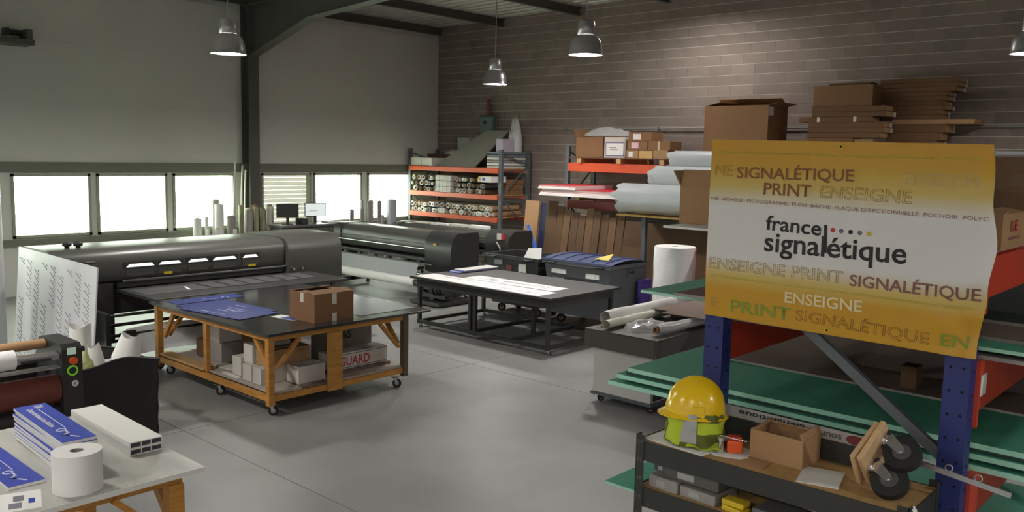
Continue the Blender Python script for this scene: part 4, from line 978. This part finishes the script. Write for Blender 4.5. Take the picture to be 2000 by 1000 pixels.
L.new(tc.outputs['Object'], sp.inputs[0]); L.new(sp.outputs[2], mr.inputs[0]); mr.inputs[1].default_value = 0; mr.inputs[2].default_value = BZ1-BZ0
L.new(mr.outputs[0], cr.inputs[0]); L.new(cr.outputs[0], pb.inputs['Base Color'])
el = cr.color_ramp.elements; ye = (*lin((200, 150, 24)), 1); pa = (*lin((206, 182, 102)), 1); wh = (*lin((222, 220, 219)), 1)
el[0].position = 0; el[0].color = ye; el[1].position = 1; el[1].color = ye
for p_, c_ in ((.17, ye), (.255, pa), (.35, wh), (.635, wh), (.745, pa), (.84, (*lin((198, 158, 46)), 1)), (.9, ye)):
    e_ = el.new(p_); e_.color = c_
MB().grid(bpos, 60, 36).build('cloth', bm_, bn)
def btext(st, l, r_, h, m, outline=0, bold=.0016):
    cx, cz = (l[0]+r_[0])/2, (l[1]+r_[1])/2; ang = math.degrees(math.atan2(r_[1]-l[1], r_[0]-l[0])); w = math.hypot(r_[0]-l[0], r_[1]-l[1])
    M = T(cx, BY, cz) @ RY(-ang) @ FACE_MY
    def warp(p):
        q_ = Vector(p); q_.y = bsurf(p.x, p.z)-.0022+(p.y-BY)*.5; return q_
    return text('lettering', st, m, bn, M, (w, h), outline=outline, warp=warp, bold=bold)
btext('SIGNALÉTIQUE', (15.067, 2.689), (15.623, 2.692), .076, inkb)
btext('PRINT', (15.207, 2.617), (15.435, 2.615), .055, inkb)
btext('ENSEIGNE', (15.479, 2.615), (15.868, 2.608), .054, inkt, .0012)
btext('ENSEIGN', (15.836, 2.686), (16.11, 2.680), .054, inkw, .0012)
btext('NE', (14.953, 2.698), (15.045, 2.696), .05, inkt, .0012)
btext('NIE  ADHESIF  PICTOGRAMME  PLEXI  BÂCHE  PLAQUE DIRECTIONNELLE  POCHOIR  POLYC', (14.938, 2.561), (16.155, 2.536), .023, inkm, 0, 0)
btext('france', (15.229, 2.461), (15.495, 2.452), .069, ink)
btext('signalétique', (15.227, 2.358), (15.864, 2.360), .122, ink)
bar_ = MB()
for k in range(8):
    z0, z1 = 2.345+.0156*k, 2.345+.0156*(k+1); xx = 15.518-.0007*k; bar_.box(xx-.007, xx+.007, bsurf(xx, z0)-.0025, bsurf(xx, z0)-.0015, z0, z1)
bar_.build('logo_bar', ink, bn)
for i, ((x, z), m) in enumerate(zip([(15.546, 2.449), (15.584, 2.447), (15.625, 2.446), (15.665, 2.445), (15.704, 2.444)], (inkr, inkg, ink, inkg, gold))):
    MB().cyl((x, bsurf(x, z)-.001, z), (x, bsurf(x, z)-.0025, z), .010, n=18).build('logo_dot', m, bn)
btext('ENSEIGNE PRINT', (14.946, 2.245), (15.604, 2.244), .055, inkt, .0012)
btext('SIGNALÉTIQUE', (15.634, 2.238), (16.15, 2.232), .074, inkm)
btext('PICTOGRAMME  ADHESIF  PLEXI  BÂCHE  POCHOIR  PLAQUE DIRECTIONNELLE  ADHESIF', (14.958, 2.184), (16.12, 2.172), .017, inkgl, 0, 0)
btext('ENSEIGNE', (15.342, 2.124), (15.693, 2.126), .052, inkw)
btext('E', (14.965, 2.055), (15.0, 2.055), .045, inkt)
btext('PRINT', (15.071, 2.047), (15.374, 2.047), .058, inkgr)
btext('SIGNALÉTIQUE', (15.398, 2.052), (15.974, 2.030), .072, inkb, .0012)
btext('EN', (16.019, 2.032), (16.12, 2.032), .05, inkgr)
btext('ADHESIF  PICTOGRAMME  PLEXI  BÂCHE  PLAQUE DIRECTIONNELLE  POCHOIR', (14.954, 2.782), (16.12, 2.768), .02, inkgl, 0, 0)
for (x, z) in ((15.556, 2.814), (15.545, 1.999)): MB().ring((x, bsurf(x, z)-.0005, z), (x, bsurf(x, z)-.004, z), .011, .006, 18).build('eyelet', gold, bn); MB().cyl((x, bsurf(x, z)-.001, z), (x, bsurf(x, z)-.002, z), .006, n=12).build('eyelet_hole', holem, bn)

# ================================================================== black shelf unit in front
su = thing('shelf_unit', 'black metal shelf unit with chipboard shelves below the banner', 'shelf unit', (15.43, -12.2, 0))
SX0, SX1, SY0, SY1 = 14.80, 16.055, -12.395, -12.0
for (x, y, sx, sy) in ((SX0, SY0, 1, 1), (SX1, SY0, -1, 1), (SX0, SY1, 1, -1), (SX1, SY1, -1, -1)):
    pm = MB().box(x, x+sx*.045, y, y+sy*.003, 0, 1.43).box(x, x+sx*.003, y, y+sy*.045, 0, 1.43); po = pm.build('post', blk, su)
    hm = MB()
    for k in range(12):
        z = 1.40-.09*k
        for dx in (.015, .03): hm.box(x+sx*dx-.003, x+sx*dx+.003, y-sy*.001, y+sy*.0, z-.012, z+.006)
    hm.build('slot_row', greyp, po, kind='stuff')
for zs in (1.40, 1.172, .74, .3):
    sh = MB().box(SX0+.01, SX1-.01, SY0+.008, SY1-.008, zs-.014, zs).build('shelf_board', mat('chipboard', (176, 142, 92), .7, var=.15, scale=30), su)
    for q in ((SX0+.004, SX1-.004, SY0+.004, SY0+.008), (SX0+.004, SX1-.004, SY1-.008, SY1-.004), (SX0+.004, SX0+.008, SY0+.008, SY1-.008), (SX1-.008, SX1-.004, SY0+.008, SY1-.008)):
        MB().box(*q, zs-.095, zs+.003).build('rail', blk, su)
zs = 1.4005
# white board and vest under the helmet
flat('white_board', 'white board under the safety vest on the top shelf', 'board', 14.83, 15.16, -12.37, -12.06, zs, zs+.006, paper, -4)
vz = zs+.0065
vt = thing('safety_vest', 'crumpled yellow-green safety vest under the yellow helmet', 'vest', (15.02, -12.23, vz))
def vest(u, v, off=0.0):
    a = math.radians(-170+360*u); r_ = (1-.18*v*v)*(1+.10*noise.noise(Vector((math.cos(a)*2.2, math.sin(a)*2.2, v*3)))+.05*math.sin(a*7+v*5))+off
    if v < .12: r_ *= 1.03
    return (15.02+math.cos(a)*.145*r_, -12.23+math.sin(a)*.118*r_, vz+.002+.155*v)
MB().grid(vest, 64, 16).build('cloth', olive, vt, label='dark olive folds')
def seg(a0, a1, v0, v1, off): return lambda u, v: vest(((a0+(a1-a0)*u)+170)/360, v0+(v1-v0)*v, off)
MB().grid(seg(-135, -92, .05, 1, .03), 14, 12).build('front_panel', hivis, vt, label='bright yellow-green panel')
MB().grid(seg(-92, -62, .15, 1, .035), 10, 12).build('reflective_band', refl, vt, label='grey reflective band')
MB().grid(seg(-60, 35, .45, .78, .04), 20, 6).build('fold', hivis, vt)
MB().grid(lambda u, v: (15.02+.15*u+.03*v, -12.315-.035*v+.06*u+.01*math.sin(v*5), vz+.03*(1-v)*(1-.5*u)+.006*math.sin(u*9)+.008), 12, 6).build('hem', hivis, vt)
def helmet():
    t = thing('safety_helmet', 'yellow safety helmet resting on the crumpled vest', 'helmet', (15.01, -12.22, 1.548), math.radians(216), local=True)
    t.rotation_euler = (math.radians(0), math.radians(-3), math.radians(216))
    def dome(u, v):
        a = 2*PI*u; ph = v*PI/2; c, s_ = math.cos(ph), math.sin(ph)
        x, y_, z = .142*c*math.cos(a), .118*c*math.sin(a), .168*s_**.92
        if abs(y_) < .03 and v > .25: z += .007*math.cos(y_/.03*PI/2)
        return (x, y_, z)
    MB().grid(dome, 64, 24).build('shell', yel, t, local=True)
    def brim(u, v):
        a = 2*PI*u; front = max(0, math.cos(a))**2.2; w = .012+.018*front
        r_ = 1+v*w/.13; return (.142*r_*math.cos(a), .118*r_*math.sin(a), .004-.012*v*(1+front*.8))
    MB().grid(brim, 64, 4).build('brim', yel, t, local=True)
    MB().tube([brim(i/48, 1.0) for i in range(49)], .0028, 6).build('rim_bead', yel, t, local=True)
    for s_ in (-1, 1): MB().box(-.03, .03, s_*.108, s_*.124, .018, .055, .006).build('side_slot', yel, t, local=True)
    MB().ring((0, 0, -.012), (0, 0, .012), .108, .1, 28).build('headband', blkp, t, local=True)
helmet()
# plate with hardware
pl = thing('parts_plate', 'white plate with small hardware beside the open carton on the shelf', 'plate', (15.215, -12.235, zs), math.radians(20), local=True)
MB().prism([(-.085, -.05), (-.06, -.085), (.05, -.085), (.085, -.05), (.085, .05), (.055, .085), (-.06, .085), (-.085, .05)], 'z', 0, .004).build('base', paper, pl, local=True)
def sm(name, label, cat, parts, loc, rz=0):
    t = thing(name, label, cat, loc, math.radians(rz), local=True)
    for n_, mb, m in parts: mb.build(n_, m, t, local=True)
    return t
sm('tape_measure', 'orange plastic gadget on the white plate', 'gadget', [('casing', MB().box(-.035, .035, -.02, .02, .0, .06, .008), orangeb), ('cover', MB().box(-.03, .03, -.022, .022, .06, .08, .006), mat('deep_orange', (180, 56, 26), .4)), ('rod', MB().tube([(-.07, -.024, .085), (.05, -.024, .062)], .003), chrome)], (15.232, -12.235, zs+.0045), 35)
sm('metal_fitting', 'silver metal fitting left of the orange gadget on the plate', 'fitting', [('stem', MB().cyl((0, 0, 0), (0, 0, .06), .014), chrome), ('cap', MB().cyl((0, 0, .06), (0, 0, .072), .02), alu), ('foot', MB().cyl((0, 0, 0), (0, 0, .01), .022), alu)], (15.185, -12.275, zs+.0045))
carton('torn open-topped carton in the middle of the top shelf', 15.30, 15.55, -12.22, -12.03, zs, zs+.13, card2, None, 'carton', None, [('+y', 165, .03, 0), ('-x', 160, .02, 0), ('+x', 120, .03, 0)])
tb = bpy.data.objects.new('x', None); bpy.data.objects.remove(tb)
o = MB().grid(lambda u, v: (15.315+.22*u, -12.205+.165*v, zs+.07+.01*noise.noise(Vector((u*7, v*7, 3)))), 10, 8).build('red_rags', mat('dark_red_cloth', (90, 32, 30), .8)); tag(o, 'dark red cloth inside the torn carton on the shelf', 'cloth')
flat('paper_sheet', 'crumpled white paper right of the torn carton on the top shelf', 'paper', 15.56, 15.73, -12.35, -12.14, zs, zs+.004, paper, 14)
flat('kraft_paper', 'thin brown paper under the torn carton edge on the shelf', 'paper', 15.18, 15.42, -12.36, -12.24, zs, zs+.002, card2, 3)
# reversed sign leaning at the back of the shelf
sgn = thing('sign_strip', 'grey sign strip with upside-down lettering at the back of the top shelf', 'sign', (15.42, -12.0, zs))
def strip(u, v): return (15.03+.77*u, -12.02+.012*(1-v), 1.498-.006*u+.058*v)
MB().add([strip(0, 0), strip(1, 0), strip(1, 1), strip(0, 1)]+[Vector(strip(*q))+Vector((0, .006, 0)) for q in ((0, 0), (1, 0), (1, 1), (0, 1))], [(0, 1, 2, 3), (7, 6, 5, 4), (0, 4, 5, 1), (1, 5, 6, 2), (2, 6, 7, 3), (3, 7, 4, 0)]).build('panel', mat('sign_grey', (176, 174, 172), .5), sgn)
MB().box(15.05, 15.8, -12.015, -12.003, zs, 1.496).build('support', blk, sgn)
Ms = lambda x, z: T(x, -12.0165, z) @ RZ(180) @ RX(-90) @ RY(0)
Mu = lambda x, z: T(x, -12.0175, z) @ RX(90) @ RZ(180)
text('lettering', 'signalétique', ink, sgn, Mu(15.30, 1.533), (.33, .034)); text('lettering', 'france', ink, sgn, Mu(15.39, 1.509), (.11, .016))
text('lettering', 'source', mat('ink_grey2', (84, 84, 86), .6), sgn, Mu(15.567, 1.523), (.14, .022))
ov = MB(); ov.M = T(15.70, -12.013, 1.523) @ Matrix.Diagonal((1.9, 1, 1, 1)); ov.cyl((0, 0, 0), (0, -.0055, 0), .022, n=28); ov.build('oval_logo', mat('ink_maroon', (112, 40, 48), .6), sgn)
# two plywood squares with swivel casters lying on their side
def caster_block(label, M, seed, two):
    t = thing('caster_board', label, 'caster board', (0, 0, 0), local=True); t.matrix_world = M
    MB().box(-.011, .011, -.1, .1, -.1, .1, .004).build('plywood', ply, t, local=True)
    for (y, z) in ((-.055, -.02), (.06, .02)) if two else ():
        c = MB().cyl((.011, y, z), (.02, y, z), .042, n=24).cyl((.02, y, z), (.036, y, z), .032, n=24).build('swivel_plate', chrome, t, local=True)
        f = MB(); wy = y-.028
        for s_ in (-1, 1): f.prism([(.034, y+.026), (.034, y-.026), (.10, wy-.02), (.118, wy), (.10, wy+.02)], 'z', z+s_*.026-.003, z+s_*.026+.003)
        f.build('fork', chrome, c, local=True)
        MB().cyl((.102, wy, z-.019), (.102, wy, z+.019), .074, n=36).build('wheel', rubber, c, local=True)
        MB().cyl((.102, wy, z-.021), (.102, wy, z+.021), .036, n=20).build('hub', mat('hub_dark', (84, 84, 84), .4), c, local=True)
        MB().cyl((.102, wy, z-.034), (.102, wy, z+.034), .009, n=12).build('axle', chrome, c, local=True)
    return t
tcam = (CAM-Vector((15.86, -12.22, 1.5))).normalized()
rh = Vector((.754, .657, 0)); Xn = Vector((.74, -.10, -.12)).normalized(); Zn = Vector((-.07, -.78, .82)); Zn = (Zn-Xn*Zn.dot(Xn)).normalized(); Yn = Zn.cross(Xn)
MC = T(15.85, -12.20, 1.52) @ Matrix((Xn, Yn, Zn)).transposed().to_4x4()
def drop(objs, z):
    lo = 1e9
    bpy.context.view_layer.update()
    for t in objs:
        for o in t.children_recursive:
            for v in o.data.vertices: lo = min(lo, (o.matrix_world @ v.co).z)
    for t in objs: t.location.z += z-lo
cb1 = caster_block('plywood square with two big black swivel casters lying tilted on the shelf', MC, 1, True)
cb2 = caster_block('plain plywood square leaning behind the one with casters', MC @ T(-.034, .0, -.004) @ RX(-5), 2, False)
drop([cb1], zs+.001); drop([cb2], zs+.001)
br = thing('hanging_rail', 'thin aluminium rail with two wire hooks jutting out right of the blue post', 'rail', (16.2, -12.07, 1.47))
MB().bar((15.99, -12.075, 1.512), (16.33, -12.075, 1.470), .012, .022).build('bar', alu, br)
for x in (16.10, 16.21): MB().tube([(x+.014*math.cos(a*PI/6), -12.075+.0*a, 1.512-.125*(x-15.99)+.022+.014*math.sin(a*PI/6)) for a in range(13)], .003, 6).build('hook', alu, br)
o = MB().tube([(16.075, -12.41, 1.45), (16.09, -12.42, 1.40), (16.12, -12.43, 1.34), (16.125, -12.43, 1.2)], .004, 6).tube([(16.078, -12.412, 1.44), (16.11, -12.427, 1.365)], .008, 8).build('cord', paper, su, label='white cord hanging at the right end')
# lower shelf of the unit
z2s = 1.1725
for i, (x0, x1, y0, y1, za, zb, m, lb) in enumerate(((14.86, 15.02, -12.36, -12.1, 0, .06, greyb, 'small grey case at the left end of the second shelf'), (14.93, 15.22, -12.34, -12.12, .061, .12, mat('case_grey', (92, 92, 88), .4), 'dark grey case lying on the smaller case, second shelf'), (15.03, 15.22, -12.36, -12.16, 0, .05, greyb, 'grey stack of plates beside the small case, second shelf'), (14.85, 14.93, -12.3, -12.08, .061, .10, greyp, 'slate grey bracket pile behind the cases'),
                                            (15.40, 15.58, -12.36, -12.1, 0, .05, mat('mid_grey_tile', (104, 106, 110), .4), 'grey tile pack right of the yellow clamps, second shelf'), (15.60, 15.86, -12.37, -12.12, 0, .055, mat('dull_red_strip', (126, 66, 66), .5), 'dull red strip pack at the right of the second shelf'))):
    o = flat('tool_case' if i < 4 else 'tile_pack', lb, 'case' if i < 4 else 'pack', x0, x1, y0, y1, z2s+za, z2s+zb, m, random.uniform(-4, 4), None, .004)
    w, d, h = (x1-x0)/2, (y1-y0)/2, zb-za; MB().box(-w*.5, w*.1, -d-.0015, -d+.002, h*.25, h*.75).build('label', refl, o, local=True)
for k in range(2): flat('yellow_clamp', ('lower', 'upper')[k]+' yellow clamp bar on the second shelf', 'clamp', 15.25, 15.36, -12.37, -12.30, z2s+.03*k, z2s+.026+.03*k, gold, -12+10*k, 'yellow clamps', .006)
o = MB().tube([(15.3, -12.28, z2s+.1), (15.75, -12.3, z2s+.09)], .004, 6).build('metal_rod', alu); tag(o, 'thin metal rod lying across the packs of the second shelf', 'rod'); o.location.z -= .0
carton('white box on the third shelf of the black unit', 14.86, 15.2, -12.34, -12.06, .741, 1.02, cardw, None, 'carton')
# green glass-like board on the floor side, left of the shelf unit
board('pale green board lying low left of the black shelf unit', 13.95, 16.6, -11.45, -9.6, .682, .70, greenA, 'boards on the lowest level of the blue rack', greenE)

# ================================================================== foreground left
ft = thing('packing_table', 'pale topped wooden table in the left foreground', 'table', (11.7, -14.2, 0))
MB().box(10.95, 12.47, -15.3, -13.375, .875, .90, .002).build('table_top', marble, ft)
MB().box(12.47, 12.474, -15.3, -13.375, .872, .902).build('edge_strip', white, ft)
for q in ((12.30, 12.34, -15.2, -13.45), (11.0, 11.04, -15.2, -13.45), (11.04, 12.30, -13.49, -13.45), (11.04, 12.30, -15.2, -15.16)): MB().box(*q, .79, .875).build('apron', wood, ft)
for (x, y) in ((12.31, -13.49), (11.03, -13.49), (12.31, -15.16), (11.03, -15.16)): MB().box(x-.045, x+.045, y-.045, y+.045, 0, .79, .004).build('leg', wood, ft)
for (p, q_) in (((12.34, -13.86, .80), (12.34, -13.53, .48)), ((11.95, -13.47, .80), (12.27, -13.47, .48)), ((12.34, -14.8, .8), (12.34, -15.12, .48))): MB().bar(p, q_, .06, .035, (0, 1, 0)).build('brace', wood, ft)
# stack of blue signs
zf = .9005
sg = None
def blue_sign(label, loc, rz, face):
    t = thing('direction_sign', label, 'sign', loc, math.radians(rz), 'blue direction signs on the packing table', local=True)
    MB().box(-.44, .44, -.092, .092, 0, .0165, .001).build('panel', white, t, local=True)
    MB().box(-.441, .4395, -.0925, .0925, .0165, .0180).build('blue_face', blue, t, local=True)
    if face:
        Mx = lambda x, y: T(x, y, .0186) @ RZ(face)
        text('lettering', 'CRA', paper, t, Mx(-.375, .035), (.07, .05)); text('lettering', 'Centre de Ressources Autisme', paper, t, Mx(-.12, -.03), (.46, .036))
        MB().box(-.33, .17, .012, .016, .0180, .0186).build('rule', paper, t, local=True)
        MB().ring((.2, -.02, .0180), (.2, -.02, .0187), .028, .021, 24).box(.215, .285, -.008, .0, .0180, .0187).build('pictogram', paper, t, local=True)
        a = MB(); a.M = T(.345, -.01, 0) @ RZ(35); a.box(-.06, .05, -.006, .006, .0180, .0187); a.box(-.06, -.048, -.006, .05, .0180, .0187).box(-.06, -.01, -.006, .006, .0180, .0187)
        a.build('arrow', paper, t, local=True)
    return t
random.seed(9)
for i in range(11):
    tp_ = i == 10
    blue_sign(('lowest', 'second', 'third', 'fourth', 'fifth', 'sixth', 'seventh', 'eighth', 'ninth', 'tenth', 'topmost')[i]+' blue sign of the stack on the packing table', (11.655+random.uniform(-.012, .012), -13.90+random.uniform(-.008, .008), zf+.0183*i), -2+random.uniform(-1, 1), 0.001 if tp_ else None)
blue_sign('single blue sign lying at the left edge of the packing table', (11.64, -14.20, zf), 0, .001)
# white channel profiles
for i in range(2):
    t = thing('channel_profile', ('lower', 'upper')[i]+' white hollow profile on the packing table', 'profile', (11.55, -13.40, zf+.042*i), math.radians(-1), 'white hollow profiles', local=True)
    pm = MB()
    for q in ((-.1, .1, 0, .006), (-.1, .1, .035, .041), (-.1, -.094, .006, .035), (.094, .1, .006, .035), (-.03, -.026, .006, .035), (.03, .034, .006, .035)): pm.box(-.46, .46, q[0], q[1], q[2], q[3])
    pm.build('body', white, t, local=True)
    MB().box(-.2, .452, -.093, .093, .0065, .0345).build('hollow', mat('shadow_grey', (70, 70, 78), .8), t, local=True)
    t.location.y = -13.50
# label roll
t = thing('label_roll', 'thick white label roll standing at the table edge', 'roll', (12.30, -14.02, zf))
MB().ring((12.30, -14.02, zf), (12.30, -14.02, zf+.215), .125, .036, 48).build('paper_winding', paper, t)
MB().ring((12.30, -14.02, zf+.001), (12.30, -14.02, zf+.213), .0365, .031, 28).build('core', greyb, t)
o = flat('printed_note', 'printed white note sheet in the near left corner of the table', 'paper', 12.13, 12.40, -14.42, -14.2, zf, zf+.0006, paper, -18)
q = MB(); q.M = RZ(-18)
q.box(-.08, .0, -.02, .03, .0006, .0010).box(.02, .1, -.04, .02, .0006, .0010); q.build('print', inkg, o, local=True)
q = MB(); q.M = RZ(-18); q.box(-.02, .05, .05, .08, .0006, .0010); q.build('print', blue, o, local=True)
# laminator
lm = thing('laminator', 'black laminating machine with maroon roller behind the packing table', 'laminator', (9.6, -13.9, 0))
MB().prism([(9.32, .25), (9.9, .25), (9.9, 1.13), (9.86, 1.17), (9.42, 1.17), (9.32, 1.0)], 'y', -13.205, -13.05).build('side_tower', blkp, lm)
MB().prism([(9.3, .0), (9.95, .0), (9.92, .25), (9.33, .25)], 'y', -13.2, -13.06).build('side_leg', blkp, lm)
MB().box(9.9, 9.905, -13.178, -13.088, 1.075, 1.15).build('display_frame', prn2, lm); MB().box(9.905, 9.907, -13.168, -13.098, 1.085, 1.142).build('display', lcd, lm)
MB().cyl((9.9, -13.124, 1.035), (9.93, -13.124, 1.035), .03, n=24).build('stop_button', orangeb, lm)
MB().ring((9.9, -13.130, .955), (9.912, -13.130, .955), .042, .030, 28).build('green_ring', greenb, lm); MB().cyl((9.9, -13.13, .955), (9.906, -13.13, .955), .03, n=24).build('start_button', blkp, lm)
MB().cyl((9.9, -13.112, .845), (9.903, -13.112, .845), .026, n=24).build('badge', white, lm); text('lettering', 'K', ink, lm, T(9.9035, -13.112, .845) @ FACE_PX, (.02, .028))
MB().cyl((9.86, -13.05, 1.11), (9.86, -13.02, 1.11), .022, n=14).build('side_knob', blkp, lm)
MB().cyl((9.78, -15.0, .80), (9.78, -13.21, .80), .115, n=32).build('roller', maroon, lm)
MB().cyl((9.8, -15.0, .60), (9.8, -13.21, .60), .06, n=24).build('roller', blkp, lm)
MB().box(9.74, 9.88, -15.0, -13.21, 1.055, 1.10, .006).build('guide_rail', alu, lm); MB().box(9.80, 9.89, -15.0, -13.21, .985, 1.0, .003).build('guide_rail', alu, lm); MB().box(9.89, 9.893, -13.50, -13.28, 1.06, 1.078).build('scale', blk, lm)
MB().cyl((9.55, -15.0, 1.13), (9.55, -13.21, 1.13), .04, n=20).build('shaft', card2, lm); MB().cyl((9.86, -15.0, 1.10), (9.86, -13.54, 1.10), .075, n=28).build('film_roll', paper, lm)
MB().box(9.82, 9.9, -15.0, -13.21, .36, .46, .01).build('crossbar', blkp, lm); MB().box(9.85, 9.93, -15.0, -13.21, .50, .53).build('front_strip', cream, lm); MB().cyl((9.9, -13.42, .42), (9.97, -13.42, .42), .03).cyl((9.93, -13.42, .42), (9.93, -13.42, .52), .015).build('clamp_knob', blkp, lm)
MB().box(9.3, 9.36, -15.0, -13.21, .3, .95).build('rear_panel', blkp, lm)
MB().prism([(9.3, .0), (9.95, .0), (9.9, 1.17), (9.32, 1.17)], 'y', -15.1, -15.0).build('side_tower', blkp, lm)
# black waste bin with offcuts
wb = thing('waste_box', 'black plastic-lined waste box full of white offcuts', 'waste box', (8.78, -12.5, 0))
def wall_(u, v):
    per = [(8.45, -12.9), (9.10, -12.9), (9.12, -12.06), (8.47, -12.06), (8.45, -12.9)]; k = min(int(u*4), 3); f = u*4-k
    x = per[k][0]+(per[k+1][0]-per[k][0])*f; y = per[k][1]+(per[k+1][1]-per[k][1])*f; w = .018*noise.noise(Vector((x*6, y*6, v*4)))*(1 if 0 < v else 0)
    tz = .75+.03*math.sin(y*9)+.02*math.sin(x*7); return (x+w+(.03*(v-.5) if x > 8.8 else 0), y+w, tz*v+.002)
MB().grid(wall_, 48, 14).build('liner', bag, wb); MB().box(8.5, 9.08, -12.87, -12.1, .002, .02).build('bottom', bag, wb)
MB().tube([wall_(i/48, 1.0) for i in range(49)], .012, 6).build('rim', bag, wb)
fill = MB().grid(lambda u, v: (8.50+.56*u, -12.86+.77*v, .66+.07*noise.noise(Vector((u*4, v*4, 2)))), 14, 14).build('offcut_heap', mat('offcut_white', (220, 221, 224), .6), wb, kind='stuff')
def roll_up(label, x, y, z, r, h, tx, ty, m, k=.0):
    t = MB(); t.M = T(x, y, z) @ RX(tx) @ RY(ty)
    def f(u, v):
        a = 2*PI*u*1.15; rr_ = r*(1-.12*u)*(1+k*v); return (math.cos(a)*rr_, math.sin(a)*rr_, h*v+.02*math.sin(a*2))
    t.grid(f, 26, 6); o = t.build('paper_offcut', m, None, (x, y, z)); tag(o, label, 'offcut', 'offcuts in the waste box')
roll_up('tallest rolled white offcut standing in the waste box', 8.75, -12.62, .72, .10, .36, 0, 0, paper)
roll_up('folded white offcut in front of the tallest one in the waste box', 8.98, -12.56, .7, .075, .22, 6, -8, paper, -.3)
roll_up('wide white offcut at the right side of the waste box', 8.82, -12.24, .7, .14, .24, -14, 4, white, -.35)
crumple('yellow_film', 'yellowish transparent film bulging from the left of the waste box', 8.94, -12.74, .68, .15, .14, .22, clear('yellow_tint', (236, 240, 190), .15, .15, .45, (214, 220, 176)), 15, 'plastic film')
# sheet with printed film leaning at the end of the flatbed printer
ps = thing('film_covered_sheet', 'large white sheet with slanting grey print leaning at the left printer end', 'sheet', (6.8, -12.2, 0))
MB().add([(5.70, -12.24, 0), (7.95, -12.24, 0), (7.95, -12.12, 1.495), (5.70, -12.12, 1.52), (5.70, -12.225, 0), (7.95, -12.225, 0), (7.95, -12.105, 1.495), (5.70, -12.105, 1.52)],
         [(0, 1, 2, 3), (7, 6, 5, 4), (0, 4, 5, 1), (1, 5, 6, 2), (2, 6, 7, 3), (3, 7, 4, 0)]).build('board', mat('film_white', (206, 208, 212), .35, var=.03, scale=3), ps)
pm = MB(); random.seed(13)
for c_ in range(9):
    x = 5.85+.235*c_; z = .12+.07*(c_ % 3)
    while z < 1.42:
        if (int(z/.45)+c_) % 3 != 2:
            for (dx, dz, w_) in ((0, 0, .15), (.05, .02, .05)):
                y_ = lambda q: -12.2425+.12*q/1.51
                za, zb = z+dz+.035*w_/.15, z+dz-.035*w_/.15
                pm.bar((x+dx-w_/2, y_(za), za), (x+dx+w_/2, y_(zb), zb), .001, .008, (0, -1, .08))
        z += .078
pm.build('slanting_print', mat('print_grey', (128, 130, 136), .6), ps, kind='stuff', label='rows of slanting grey print')
standing_roll(6.25, -12.74, .27, 2.85, mat('pale_wrap', (190, 192, 192), .5), 'tall pale roll standing at the left edge of the picture', None)
flat('white_offcut_board', 'white board on the floor edge behind the laminator', 'board', 7.6, 8.3, -12.75, -12.35, 0, .62, cardw)
